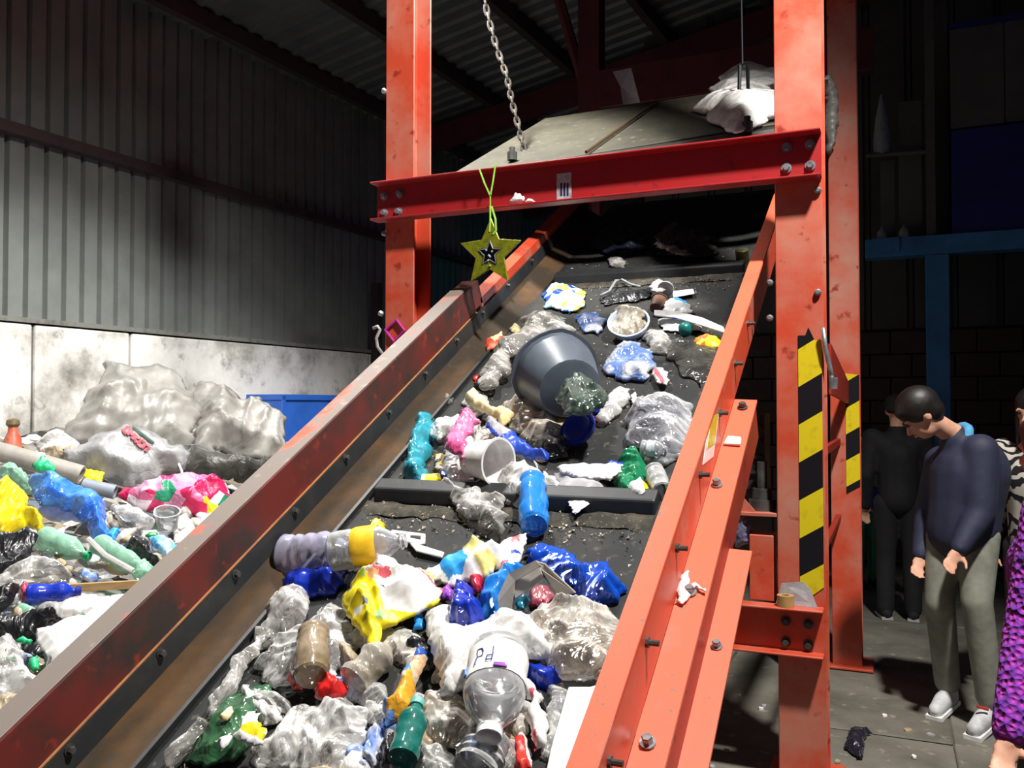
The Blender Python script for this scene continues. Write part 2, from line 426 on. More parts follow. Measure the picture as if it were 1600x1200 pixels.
for p_, (xa, xb, ya, yb) in ((pr_, (-.52, -.21, 3.9, 4.24)), (prb, (-.42, -.12, 5.8, 6.1)), (pl_, (-2.55, -2.25, 3.9, 4.24))):
    bevel(MB().abox((xa, ya, 0), (xb, yb, .015)).build('base_plate', REDP, p_), .003, 1)
def channel(name, x0, x1, z0, z1, y, dep, m, parent, t=.010):
    b = MB(); b.abox((x0, y-t, z0), (x1, y, z1)); b.abox((x0, y-dep, z1-t), (x1, y-t, z1)); b.abox((x0, y-dep, z0), (x1, y-t, z0+t))
    return bevel(b.build(name, m, parent), .003, 1)
cb = channel('crossbeam', -2.535, -.27, 2.633, 2.838, YF-.002, .085, worn('shade_crimson_beam', '9e1e22', '8a2a26', 4, .5, .75, .42, c3='7c1c20', bmp=.04), fr)  # crimson puts the shade of the channel into the beam's red
lb = channel('crossbeam', -1.1, -.275, .575, .779, YF-.002, .085, REDP, fr)
for (u, v) in ((601, 307), (625, 303), (601, 333), (623, 331), (1229, 231), (1266, 226), (1229, 263), (1266, 259)):
    q = onY(u, v, YF-.014); MB().hexbolt(q, (0, -1, 0), .0155, .022).build('bolt', BOLT, cb)
for (u, v) in ((1228, 970), (1263, 975), (1228, 1003), (1263, 1008)):
    q = onY(u, v, YF-.014); MB().hexbolt(q, (0, -1, 0), .015, .02).build('bolt', STEEL, lb)
for (u, v, pp) in ((1278, 298, pr_), (1278, 457, pr_), (1203, 442, pr_), (1203, 497, pr_), (601, 143, pl_), (596, 490, pl_), (601, 365, pl_)):
    q = onY(u, v, YF); MB().lathe(q, (0, -1, 0), [(0, .016), (.012, .015), (.02, .008)], 8).build('stud', BOLT, pp)
# stub column and shelf at the right, gusset plates
bevel(MB().abox((-.592, YF+.02, .779), (-.487, YF+.14, 1.07)).build('stub_column', REDP, fr), .003, 1)
bevel(MB().abox((-.70, YF+.0, 1.155), (-.47, YF+.2, 1.172)).build('bearing_shelf', REDP, fr), .002, 1)
gp = MB()
gp.prism([(-.70, 1.172), (-.56, 1.172), (-.70, 1.33)], lambda x, z: (x, YF+.01, z), lambda x, z: (x, YF+.022, z)).build('gusset', REDP, fr)
gp = MB()
gp.prism([(YF+.2, 1.93), (YF+.2, 1.70), (5.86, 1.66), (5.86, 1.80)], lambda y, z: (-.262, y, z), lambda y, z: (-.25, y, z)).build('side_tie', REDD, fr)
MB().abox((-.33, YF+.2, 1.40), (-.30, 5.86, 1.44)).build('side_tie', REDD, fr)
MB().abox((-.33, YF+.2, .93), (-.30, 5.86, .96)).build('side_tie', REDD, fr)
# upper back beam and brace seen above the cover
bb = MB(); q0, q1 = onY(940, 140, 7.3), onY(1215, 90, 7.3)
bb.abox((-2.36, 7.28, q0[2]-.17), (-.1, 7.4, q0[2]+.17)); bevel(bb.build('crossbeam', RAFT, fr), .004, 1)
b0, b1 = P(868, -20, 7.9), P(912, 130, 7.9)
MB().tube([b0, b1], .05, 6).build('brace', RAFT, fr)
# hazard tape
def hazard():
    m, nt, bs, out = newmat('hazard_stripes'); bs.inputs['Roughness'].default_value = .35
    tc = nt.nodes.new('ShaderNodeTexCoord'); sp = nt.nodes.new('ShaderNodeSeparateXYZ'); nt.links.new(tc.outputs['Object'], sp.inputs[0])
    def mth(op, a, b=None):
        n = nt.nodes.new('ShaderNodeMath'); n.operation = op
        for i, q in enumerate((a, b)):
            if q is None: continue
            if isinstance(q, (int, float)): n.inputs[i].default_value = q
            else: nt.links.new(q, n.inputs[i])
        return n.outputs[0]
    s = mth('SUBTRACT', sp.outputs[2], mth('MULTIPLY', sp.outputs[0], .62))
    f = mth('GREATER_THAN', mth('FRACT', mth('MULTIPLY', mth('ADD', s, .05), 3.03)), .5)
    n = tex(nt, 'Noise', 25, Detail=6); r = ramp(nt, n.outputs['Fac'], [(.55, srgb('d9c41e')), (.8, srgb('b39f25'))])
    c = mixc(nt, f, srgb('15151a'), r.outputs[0]); nt.links.new(c, bs.inputs['Base Color']); return m
HAZ = hazard()
tp = MB(); tx0, tx1 = -.374, -.276
tp.prism([(tx0, 1.955), (tx0, .83), (tx0+.02, .80), (tx1, .865), (tx1, 1.935), (tx1-.028, 1.93), (tx1-.055, 1.99), (tx0+.03, 1.955)],
         lambda x, z: (x, YF-.0035, z), lambda x, z: (x, YF+.001, z)).build('hazard_tape', HAZ, pr_, label='yellow and black hazard tape')
tp = MB(); tp.prism([(-.268, 1.85), (-.268, 1.09), (-.187, 1.14), (-.187, 1.84)], lambda x, z: (x, 5.856, z), lambda x, z: (x, 5.861, z)).build('hazard_tape', HAZ, prb, label='yellow and black hazard tape')
# sticker on the crossbeam
st = MB(); a0, a1 = onY(870, 272, YF-.012), onY(893, 311, YF-.012)
stk = st.abox((a0[0], YF-.0145, a1[2]), (a1[0], YF-.0118, a0[2])).build('sticker', worn('faded_sticker', 'b8b8bc', '8a8a92', 30, .45, .65, .5), cb, label='grey sticker with dark bars')
for u in (877, 882, 887):
    q0_, q1_ = onY(u-1.5, 286, YF-.0146), onY(u+1.5, 306, YF-.0146); MB().abox((q0_[0], YF-.0155, q1_[2]), (q1_[0], YF-.0144, q0_[2])).build('sticker_bar', plain('bar_navy', '1c2450', .5), cb)
# ================================================================ conveyor
cvy = thing('conveyor', cv(-1.29, 1.0, NB), 'inclined refuse conveyor with red side rails and black cleated belt', 'conveyor')
S0, S1 = .85, 6.9
def strip(prof, s0, s1, closed=True, segs=1):
    b = MB(); b.prism(prof, lambda x, n: cv(x, s0, n), lambda x, n: cv(x, s1, n)); return b
# belt with a shallow dish
ns, nx = 60, 16; V = []; Fc = []
for i in range(ns+1):
    for j in range(nx+1):
        x = -1.905+j*1.225/nx; e = abs(j/nx*2-1); s = S0+(S1-S0)*i/ns
        V.append(cv(x, s, NB+.012*max(0, e-.75)*4-.004+.003*math.sin(s*9+j)))
n1 = len(V); V += [q-N*.014 for q in V]
q = lambda i, j: i*(nx+1)+j
for i in range(ns):
    for j in range(nx):
        f = (q(i, j), q(i, j+1), q(i+1, j+1), q(i+1, j)); Fc += [f, tuple(n1+k for k in f[::-1])]
for i in range(ns): Fc += [(q(i, 0), q(i+1, 0), n1+q(i+1, 0), n1+q(i, 0)), (q(i, nx), n1+q(i, nx), n1+q(i+1, nx), q(i+1, nx))]
for j in range(nx): Fc += [(q(0, j), n1+q(0, j), n1+q(0, j+1), q(0, j+1)), (q(ns, j), q(ns, j+1), n1+q(ns, j+1), n1+q(ns, j))]
mk('belt', V, Fc, BELTM, cvy, smooth=True)
for s in (.95, 3.17, 5.40):
    b = MB(); pr_f = [(-.06, NB-.004), (-.035, NB+.05), (.03, NB+.055), (.06, NB-.004)]
    b.prism(pr_f, lambda t, n: cv(-1.84, s+t, n), lambda t, n: cv(-.73, s+t, n)); bevel(b.build('cleat', RUBBER, cvy), .008, 2)
    d = MB(); V = []; Fc = []; m = 40
    for i in range(m+1):
        x = -1.86+1.13*i/m
        for k, t in enumerate((-.125, -.095, -.055)):
            V.append(cv(x, s+t-.03*vnoise(i*.7, k*3.1, 4), NB+(.0005, .004+.010*float(vnoise(i*.9, 2, 7)), .012)[k]))
    Fc = [(i*3+k, i*3+k+1, i*3+k+4, i*3+k+3) for i in range(m) for k in range(2)]
    mk('dust_ridge', V, Fc, DUST, cvy, smooth=True, kind='stuff')
SE = 4.58
XLo, XLi = -2.08, -1.986
lr = strip([(XLo, NT), (XLi, NT), (XLi, NB), (XLi-.012, NB), (XLi-.012, NT-.012), (XLo, NT-.012)], S0, SE).build('side_rail', DARKRED, cvy, label='red left-hand side rail'); bevel(lr, .005, 2)
bevel(strip([(XLo+.001, NT+.001), (XLi-.003, NT+.001), (XLi-.003, NT+.0035), (XLo+.001, NT+.0035)], S0, SE-.05).build('worn_top', RAILTOP, lr), .001, 1)
for s in (1.2, 2.0, 2.8, 3.6, 4.4):
    strip([(XLi-.013, NT-.02), (XLo+.005, NT-.014), (XLi-.013, NB+.02)], s, s+.012).build('rib', REDD, lr)
# bent end of the board
strip([(XLo+.0, NT-.005), (XLi, NT-.005), (XLi, NB+.18), (XLi-.012, NB+.18), (XLi-.012, NT-.02), (XLo, NT-.02)], SE, SE+.10).build('rail_end', DARKRED, lr)
L3n, L4n = -1.551+N0, -1.645+N0
strip([(XLi+.001, L3n), (XLi+.007, L3n-.001), (XLi+.007, L3n-.005), (XLi+.001, L3n-.005)], S0, SE).build('clamp_bar', worn('bright_edge', 'b0784e', '8a5a44', 12), lr)
sk = strip([(XLi+.001, L3n-.008), (XLi+.011, L3n-.008), (XLi+.011, L4n), (XLi+.001, L4n)], S0, 6.6).build('rubber_skirt', RUBBER, cvy)
for s in (1.78, 2.13, 2.49, 2.84, 3.2, 3.56, 3.92, 4.28, 4.62, 5.0, 5.4): MB().hexbolt(cv(XLi+.011, s, -.135), (1, 0, 0), .011, .014).build('bolt', STEEL, sk)
strip([(XLi+.004, L4n+.012), (XLi+.012, L4n+.012), (-1.874, NB+.006), (-1.886, NB-.002)], S0, 6.6).build('guide_plate', BROWN, cvy, label='rusty brown slanted guide plate')
strip([(-1.885, NB+.004), (-1.868, NB+.004), (-1.862, NB+.03), (-1.872, NB+.034)], S0, 4.4).build('belt_seal', RUBBER, cvy)
# upper continuation of the left rail
u2 = strip([(-2.045, -.05), (XLi+.0, -.07), (XLi, NB), (XLi-.012, NB), (XLi-.012, -.082), (-2.045, -.062)], SE+.08, 6.7).build('upper_rail', RED, cvy)
# right rail
XRi, XRo = -.595, -.531
rr = strip([(XRi, NT), (XRo, NT), (XRo, NT-.012), (XRi+.012, NT-.012), (XRi+.012, NB), (XRi, NB)], S0, 6.7).build('side_rail', RED, cvy, label='orange-red right-hand side rail'); bevel(rr, .004, 2)
strip([(XRi+.002, NT+.0005), (XRo-.001, NT+.0005), (XRo-.001, NT+.003), (XRi+.002, NT+.003)], S0, 6.6).build('worn_top', RAILLIT, rr)  # lit orange painted over the rail's red, with worn specks
lf = strip([(XRi+.012, NB), (-.495, NB-.004), (-.495, NB-.016), (XRi+.012, NB-.012)], S0, 3.93).build('lower_flange', RAILLIT, rr)
w2 = strip([(-.507, NB-.010), (-.497, NB-.010), (-.497, NB-.16), (-.507, NB-.16)], S0, 3.90).build('lower_web', REDD, rr)
of = strip([(-.507, NB-.118), (-.424, NB-.122), (-.424, NB-.132), (-.507, NB-.128)], S0, 3.12).build('outer_flange', RAILLIT, rr)
sr = strip([(XRi-.012, NT-.05), (XRi-.002, NT-.05), (XRi-.002, NB+.03), (-.70, NB+.012), (-.705, NB+.002), (XRi-.012, NB+.024)], S0, 6.6).build('rubber_skirt', RUBBER, cvy)
for s in (1.66, 2.041, 2.413, 2.802, 3.191, 3.6, 4.006, 4.4):
    MB().lathe(cv(XRi+.012, s, -.155), (1, 0, 0), [(0, .014), (.008, .014), (.008, .008), (.034, .008)], 8).build('stud', STEEL, rr)
for (x, s, m, par) in ((-.547, 2.755, BOLT, lf), (-.548, 2.207, BOLT, lf), (-.557, 3.315, BOLT, lf), (-.542, 3.86, STEEL, lf)):
    MB().hexbolt(cv(x, s, NB), N, .014, .02).build('bolt', m, par)
for s in (2.673, 1.95):
    MB().hexbolt(cv(-.468, s, NB-.12), N, .012, .018).build('bolt', BOLT, of)
# yellow and white diamond warning label on the web
def dia(w_, h_, off): return [(w_, 0), (0, h_), (-w_, 0), (0, -h_)]
sc_, nc_ = 3.42, -.155
for nm, k, m, off in (('warning_label', 1.0, WHITEPL, .0125), ('warning_print', .72, plain('sign_yellow', 'd8c41a', .4), .0135)):
    b = MB(); b.prism([(a*k, c*k) for a, c in dia(.17, .075, 0)], lambda s, n: cv(XRi+off, sc_+s+(.035 if k < 1 else 0), nc_+n+(.01 if k < 1 else 0)),
                      lambda s, n: cv(XRi+off+.0015, sc_+s+(.035 if k < 1 else 0), nc_+n+(.01 if k < 1 else 0)))
    b.build(nm, m, rr)
# carrying frame under the belt: rollers, legs and struts
for s in (1.4, 2.2, 3.0, 3.8, 4.6, 5.4):
    MB().lathe(cv(-1.88, s, NB-.06), (1, 0, 0), [(0, .035), (1.15, .035)], 12).build('roller', STEEL, cvy)
for (x, s) in ((-2.0, 1.2), (-.55, 1.0), (-2.0, 6.3), (-.57, 6.3)):
    t = cv(x, s, NB-.1); MB().abox((t[0]-.04, t[1]-.04, 0), (t[0]+.04, t[1]+.04, t[2])).build('leg', REDD, cvy)
MB().lathe(cv(-1.9, 6.95, NB-.14), (1, 0, 0), [(0, .14), (1.22, .14)], 20).build('head_drum', RUBBER, cvy)

# suspended magnet cover over the belt, set back behind the portal frame
CK = 1.125; CO = CAM*(1-CK)
def hc(X, s_, n): return CO + cv(X, s_, n)*CK
hd = thing('magnet_cover', hc(-1.2, 5.0, .5), 'dusty olive steel cover plate hung above the belt behind the crossbeam', 'machine cover')
V = [hc(-2.17, 4.97, .52), hc(-.31, 5.30, .52), hc(-.31, 6.3, .54), hc(-2.04, 6.22, .54)]; V += [q_-N*.02 for q_ in V]
bevel(mk('cover_plate', V, [(0, 1, 2, 3), (7, 6, 5, 4), (0, 4, 5, 1), (1, 5, 6, 2), (2, 6, 7, 3), (3, 7, 4, 0)], OLIVE, hd), .004, 1)
MB().tube([hc(-2.12, 4.96, .475), hc(-.30, 5.2, .475)], .055, 10).build('front_shade_bar', worn('shade_bar_dark', '26231f', '3a352c', 6), hd)  # dark bar standing in for the shade beneath the plate's front edge
MB().tube([hc(-1.42, 5.08, .535), hc(-1.28, 6.2, .555)], .010, 6).build('seam_strap', worn('rusty_strap', '4a3a24', '3a2a1c', 8), hd)
for x in (-1.85, -.62):
    MB().lathe(hc(x, 5.12, .53), (0, 0, 1), [(0, .03), (.05, .03), (.05, .018), (.08, .018)], 10).build('lifting_eye', STEEL, hd)

# ================================================================ builders for the refuse
def poly_smooth(pts, step, jit, seed):
    """resample an outline, with a little raggedness"""
    r = random.Random(seed); out = []
    n = len(pts)
    for i in range(n):
        a, b = np.array(pts[i]), np.array(pts[(i+1) % n]); L = np.linalg.norm(b-a); m = max(1, int(L/step))
        nn_ = np.array([-(b-a)[1], (b-a)[0]])/max(L, 1e-9)
        for k in range(m):
            t = k/m; p = a+(b-a)*t
            if k: p = p+nn_*jit*r.uniform(-1, 1)
            out.append(p)
    out = np.array(out); sz = max(np.ptp(out[:, 0]), np.ptp(out[:, 1]), 1e-6); q = out/sz*7
    wob = np.stack([vnoise(q[:, 0], q[:, 1], seed+40)-.5, vnoise(q[:, 0]+9, q[:, 1], seed+41)-.5], 1)+.5*np.stack([vnoise(q[:, 0]*3, q[:, 1]*3, seed+42)-.5, vnoise(q[:, 0]*3+9, q[:, 1]*3, seed+43)-.5], 1)
    return out+wob*sz*.10*min(1, jit/step*6)
def inpoly(p, poly):
    x, y = p[:, 0], p[:, 1]; ins = np.zeros(len(p), bool); n = len(poly); j = n-1
    for i in range(n):
        xi, yi = poly[i]; xj, yj = poly[j]
        c = ((yi > y) != (yj > y)) & (x < (xj-xi)*(y-yi)/((yj-yi) or 1e-12)+xi); ins ^= c; j = i
    return ins
def bdist(p, poly):
    d = np.full(len(p), 1e9); n = len(poly)
    for i in range(n):
        a, b = poly[i], poly[(i+1) % n]; ab = b-a; t = np.clip(((p-a)@ab)/max(ab@ab, 1e-12), 0, 1)
        d = np.minimum(d, np.linalg.norm(p-(a+t[:, None]*ab), axis=1))
    return d
def crumple_mesh(poly, fr_, h, lift, seed, f=9, amp=.4, res=None, jit=.25, flat=0.15, curl=0.0, thin=None):
    size = max(np.ptp(poly[:, 0]), np.ptp(poly[:, 1]))
    res = res or max(.005, min(.011, size/44))
    out = poly_smooth(poly, res*1.3, res*jit, seed)
    lo, hi = out.min(0), out.max(0); r = random.Random(seed)
    gx, gy = np.meshgrid(np.arange(lo[0], hi[0], res), np.arange(lo[1], hi[1], res*.87)); gx[1::2] += res/2
    g = np.stack([gx.ravel(), gy.ravel()], 1); g += np.array([[r.uniform(-1, 1)*res*.25, r.uniform(-1, 1)*res*.25] for _ in range(len(g))]).reshape(-1, 2)
    if len(g): g = g[inpoly(g, out)]
    if len(g): g = g[bdist(g, out) > res*.55]
    pts = np.vstack([out, g]) if len(g) else out
    nb = len(out)
    vv, _, ff, ov, _, _ = delaunay_2d_cdt([Vector(q) for q in pts], [], [list(range(nb))], 1, 1e-7)
    p = np.array([(q.x, q.y) for q in vv]); ff = [f_ for f_ in ff if len(f_) == 3]
    d = bdist(p, out); R = max(d.max(), 1e-4); e = np.clip(d/R, 0, 1)
    dome = np.sqrt(np.clip(1-(1-e)**2, 0, 1)); x, y = p[:, 0], p[:, 1]
    big = vnoise(x*f*.4, y*f*.4, seed+3); f1 = f*1.1; f2 = f1*2.3; k_ = amp/.4
    a1, a2 = min(.62*h, .85*k_/f1), min(.28*h, .6*k_/f2)
    soft = np.clip(e*2.2, .25, 1)
    zt = h*dome*(.12+.36*big) + (a1*(.65*ridge(x*f1, y*f1, seed)+.35*facet(x*f1, y*f1, seed)) + a2*(ridge(x*f2, y*f2, seed+9)*.6+.4*facet(x*f2, y*f2, seed+19)-.4))*soft + curl*((vnoise(x*3, y*3, seed+8)-.5)*2)*(1-e)
    base = lift + .004
    if thin is not None:                     # a sheet: two faces a little apart
        zt = zt+base; zb = zt-thin
    else:
        zt = base+np.maximum(zt, h*flat*.5); zb = base - h*flat*dome
        zb = np.maximum(zb, min(lift, .002))
        zt = np.maximum(zt, zb+.002)
    on = d < 1e-6
    if thin is None: zb = np.where(on, zt, zb)
    return p, ff, zt, zb, on
def crumple(name, label, cat, pts, h, mat, frame=None, lift=0.0, seed=1, group=None, zones=None, zmats=None, proj=None, parent=None, **k):
    """a crumpled bag, wrapper or sheet with the given outline (picture points dropped on its support plane)"""
    frame = frame or BELT
    hp = lift + (.35*h if proj is None else proj)
    loc = np.array([frame.loc(u, v, hp) for u, v in pts])
    p, ff, zt, zb, on = crumple_mesh(loc, frame, h, lift, seed, **k)
    top = frame.o + p[:, :1]*frame.ax + p[:, 1:2]*frame.ay + zt[:, None]*frame.n
    bot = frame.o + p[:, :1]*frame.ax + p[:, 1:2]*frame.ay + zb[:, None]*frame.n
    thin = k.get('thin') is not None
    n = len(p); V = np.vstack([top, bot]); idx = np.arange(n)+n
    if not thin: idx = np.where(on, np.arange(n), idx)
    Fc = [tuple(f_) for f_ in ff]+[tuple(int(idx[i]) for i in f_[::-1]) for f_ in ff]
    if thin:
        cnt = {}
        for f_ in ff:
            for a, b in ((f_[0], f_[1]), (f_[1], f_[2]), (f_[2], f_[0])): cnt[(a, b)] = 1
        for (a, b) in list(cnt):
            if (b, a) not in cnt: Fc.append((b, a, a+n, b+n))
    mids = None; mats = mat
    if zones:
        cen = np.array([p[list(f_)].mean(0) for f_ in ff]); mi = np.zeros(len(ff), int)
        for k_, zp in enumerate(zones):
            for poly in (zp if isinstance(zp[0][0], (tuple, list)) else [zp]):
                zl = np.array([frame.loc(u, v, hp) for u, v in poly]); mi[inpoly(cen, zl)] = k_+1
        mids = list(mi)+list(mi)+[0]*(len(Fc)-2*len(ff)); mats = [mat]+list(zmats)
    o = mk(name, V, Fc, mats, parent, label=label, cat=cat, group=group, smooth=True, mids=mids)
    return o
# pixel outline helpers
def ell(cx, cy, rx, ry, rot=0, n=14, j=.12, seed=1):
    r = random.Random(seed); c, s = math.cos(math.radians(rot)), math.sin(math.radians(rot)); o = []
    for k in range(n):
        a = 2*math.pi*k/n; q = 1+r.uniform(-j, j); x, y = rx*q*math.cos(a), ry*q*math.sin(a); o.append((cx+x*c-y*s, cy+x*s+y*c))
    return o
BOT = {  # radius along the length, in units of the radius / the length
 'soda': [(0, .55), (.015, .8), (.05, .98), (.12, 1), (.3, 1), (.34, .95), (.38, 1), (.55, 1), (.62, .98), (.7, .88), (.78, .68), (.86, .45), (.9, .34), (.93, .33), (.94, .42), (.955, .42), (.96, .33), (1, .33)],
 'water': [(0, .55), (.02, .85), (.06, 1), (.15, 1), (.2, .9), (.26, 1), (.34, .92), (.4, 1), (.48, .92), (.55, 1), (.62, 1), (.72, .9), (.8, .66), (.87, .42), (.91, .36), (.92, .45), (.94, .45), (.95, .36), (1, .36)],
 'deter': [(0, .7), (.03, .95), (.15, 1), (.35, .92), (.5, .9), (.62, 1), (.7, .96), (.8, .7), (.86, .45), (.9, .4), (1, .4)],
 'jar': [(0, .85), (.04, 1), (.5, 1), (.8, 1), (.86, .9), (.9, .88), (.95, .95), (1, .95)],
}
def bottle(label, a, b, r, mat, frame=None, kind='soda', cap=None, lab=None, seed=1, dent=.12, group=None, squash=1.0, lift=0.0, name='bottle', dz=0.0, strokes=None):
    frame = frame or BELT
    p0, p1 = frame.at(*a, r*squash+lift), frame.at(*b, r*squash+lift+dz); L = np.linalg.norm(p1-p0); t = (p1-p0)/L
    up_ = nz(frame.n-t*(frame.n@t)); sd = np.cross(t, up_)
    o = thing(name, (p0+p1)/2-frame.n*r*squash, label, 'bottle', group)
    sg = 22
    def defo(l, an):
        return 1+dent*((float(vnoise(np.array(l/L*7+seed), np.array(math.sin(an)*1.6+3), seed))-.55)*1.3*(1 if .03 < l/L < .8 else .1))
    def body(prof, defo_, name_, m, cap_=True):
        b_ = MB(); b_.lathe(p0, t, prof, sg, xdir=sd, defo=defo_, capends=cap_)
        V = np.array(b_.V); q = (V-p0)@up_; V = V+up_[None, :]*(q*(squash-1))[:, None]
        return mk(name_, V, b_.F, m, o, smooth='auto')
    pf = BOT[kind]; ls = [q[0] for q in pf]; rs = [q[1] for q in pf]
    fine = sorted(set(ls+[i/26 for i in range(27)])); prof_ = [(x*L, r*float(np.interp(x, ls, rs))) for x in fine]
    bo = body(prof_, defo, 'bottle_body', mat)
    if cap is not None:
        nr = r*rs[-1]; c0 = .93*L
        body([(c0, nr*1.22), (c0+.018, nr*1.25), (L+.004, nr*1.2), (L+.008, nr*.9)], None, 'cap', cap)
    if lab is not None:
        l0, l1, lm = lab; zz = np.linspace(l0, l1, 8)
        body([(x*L, 1.02*r*float(np.interp(x, ls, rs))+.0012) for x in zz], defo, 'label', lm, False)
        if strokes:
            for (sm, segs, wd) in strokes:
                sb = MB()
                for (a0, x0, a1, x1) in segs:
                    q = []
                    for kk in range(6):
                        aa, xx = a0+(a1-a0)*kk/5, x0+(x1-x0)*kk/5; R = (1.02*r*float(np.interp(xx, ls, rs)))*defo(xx*L, math.radians(aa)+math.pi*2)+.004
                        an = math.radians(aa); q.append(p0+t*xx*L+R*(sd*math.cos(an)+up_*math.sin(an)*squash))
                    sb.tube(q, wd, 5)
                sb.build('label_print', sm, bo)
    return o
def cup(name, label, cat, base, axis, r0, r1, L, mat, wall_=.003, rim=.006, parent=None, seed=1, dent=.05, inner=None, group=None, parts=()):
    """open vessel: outer wall, lip, inner wall and floor as one shell"""
    t = nz(axis); o = thing(name, base, label, cat, group)
    d = lambda l, an: 1+dent*(float(vnoise(np.array(l*9+seed), np.array(math.cos(an)*2+4), seed))-.5)*2
    pf = [(0, r0*.02), (0, r0*.9), (.004, r0)]+[(L*k/6, r0+(r1-r0)*k/6) for k in range(1, 7)]
    pf += [(L, r1+rim), (L+rim*.7, r1+rim), (L+rim*.7, r1-wall_)]+[(L*k/6, r0+(r1-r0)*k/6-wall_) for k in range(5, 0, -1)]+[(wall_*1.5, r0-wall_), (wall_*1.5, r0*.02)]
    b = MB().lathe(base, t, pf, 24, defo=d); b.build('shell', mat, o, smooth='auto')
    return o
def slab_px(name, label, cat, pts, thick, mat, frame=None, lift=0.0, parent=None, group=None, bend=0.0):
    """a flat stiff piece with an outline of its own and real thickness"""
    frame = frame or BELT
    q = [frame.at(u, v, lift+thick) for u, v in pts]; c = sum(q)/len(q)
    n = len(q)
    V = [x for x in q]+[x-frame.n*thick for x in q]
    Fc = [list(range(n)), list(range(n, 2*n))[::-1]]+[(i, i+n, (i+1) % n+n, (i+1) % n) for i in range(n)]
    return bevel(mk(name, V, Fc, mat, parent, label=label, cat=cat, group=group), min(.003, thick*.3), 1)

CLR = film('clear_film', 'fafaf8', .24); CLRW = film('milky_film', 'fcfbf9', .42, c2='e4e2de'); CLRG = film('grey_film', 'e6e4e0', .32, c2='a09e98')
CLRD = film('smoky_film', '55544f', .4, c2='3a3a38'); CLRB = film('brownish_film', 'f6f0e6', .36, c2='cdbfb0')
PET = film('clear_pet', 'f6f8fa', .24, rough=.12, bmp=.25, sc=12, gloss=1.3); PETV = film('violet_pet', 'd8d8f6', .24, rough=.12, bmp=.25, sc=12, gloss=1.3)
PETB = film('blue_pet', '0a55d8', .62, rough=.1, bmp=.35, sc=12, gloss=1.2); PETDB = film('deep_blue_pet', '0b32b8', .75, rough=.1, bmp=.4, sc=14)
PETSB = film('sky_blue_pet', '1f8cf0', .6, rough=.1, bmp=.3, sc=12); PETT = film('teal_pet', '2f9fb4', .7, rough=.1, bmp=.5, sc=16)
PETG = film('green_pet', '17895a', .7, rough=.1, bmp=.5, sc=16); PETLG = film('pale_green_pet', '9fd4b8', .5, rough=.15, bmp=.3, sc=12)
PETDT = film('dark_teal_pet', '12746a', .75, rough=.1, bmp=.3, sc=14); BLUEF = film('blue_film', '2e74e8', .85, c2='5a9af2'); BLUEW = film('blue_white_film', '6f92da', .75, c2='dfe3ee')
GRNF = film('dark_green_film', '2e5c3c', .75, c2='3f7a4c'); YELF = film('yellow_film', 'e3cf1c', .95, c2='d2b90e', bmp=.3); PNKF = film('pink_film', 'f07fae', .95, c2='e05a94')
BLKF = film('black_film', '17181c', .97, rough=.25, bmp=.6); WFOAM = film('white_soft_film', 'f3f2f0', .93, c2='e2dfdb', rough=.4, bmp=.35); GRYF = film('grey_sack_film', '9d9b96', .97, c2='84827c', rough=.4, bmp=.3, sc=9)
SILV = film('silver_tarp', 'b6b3ad', .98, c2='9d9a94', rough=.35, bmp=.35, sc=9); REDF = film('red_film', 'd8231f', .96, c2='a81418', bmp=.4); CREAM = worn('cream_paper', 'e6d3a4', 'c9a86a', 9, .5, .7, .8)
YEL = plain('bag_yellow', 'f2de22', .4); BWH = plain('bag_white', 'f5f3f1', .45); BRED = plain('print_red', 'd8606a', .45); BORG = plain('print_orange', 'eeb184', .45); BGRN = plain('print_green', '9bd07c', .45); BGRY = plain('print_grey', '5a6474', .5)
BBLU = plain('print_blue', '2f9bea', .4); LYEL = plain('print_pale_yellow', 'efe48c', .5); NAVY = plain('print_navy', '2448b4', .4); DKBL = plain('navy_plastic', '1a2a8a', .3)
CARDG = worn('grey_board', '9a958c', 'b5b0a8', 6, .4, .65, .85); CARDB = worn('brown_board', 'a08a68', 'b8a284', 6, .4, .65, .85); TANF = film('tan_film', 'b9a98e', .85, c2='9d8c70')
GREYTUB = worn('slate_plastic', '5b6470', '4c545e', 5, .4, .7, .4); WCUP = plain('cup_white', 'e8e6e4', .45); TEALCAP = plain('teal_plastic', '0e6f6a', .35); GCAP = plain('green_plastic', '23b878', .35)
PETBR = plain('brown_paper_cup', '6a4a38', .6); WOOD = worn('stick_wood', 'a98a5c', '8a6c42', 12, .4, .7, .7, stretch=(1, 1, 6)); PIPE = worn('grey_pipe', '8f8a84', 'a7a29a', 8, .4, .7, .6)
MAG = print_mat('magenta_print', ['d2265a', 'e6cf2a', 'e78fb2', 'd83a6c', 'f0e0ea', '2f8a68', 'c41e52', 'e06a94'], 9, .3, .4)
BLUW = print_mat('blue_white_print', ['e8edf4', '2c5fd0', 'dfe6f2', '1f46b8', '9bd0ee', 'c8d35a', 'eef1f6'], 18, .3)
MAGZ = print_mat('magazine_print', ['eef2f6', '8fc4e6', 'f2f4f6', '5aa0d8', 'e8e4e0', 'bfe0f0'], 16, .4)
REDW = print_mat('red_white_print', ['f2efed', 'd8362e', 'f4f2f0', 'efece8', '3a55b8', 'f3f1ee'], 13, .4)
YELR = print_mat('yellow_red_print', ['f2d21a', 'e8c814', 'd86a1a', 'f4dc30', 'e8b820'], 22, .3)
ORGB = print_mat('orange_blue_print', ['d9b48c', 'e0a02c', '5a86c8', 'c9b7a8', 'e2c8a8', '2a55b0'], 14, .35)
FRUIT = worn('rind_red', 'b03a28', 'd0603a', 12, .45, .6, .5); FRUITY = worn('rind_flesh', 'e0d49a', 'e8c070', 12)

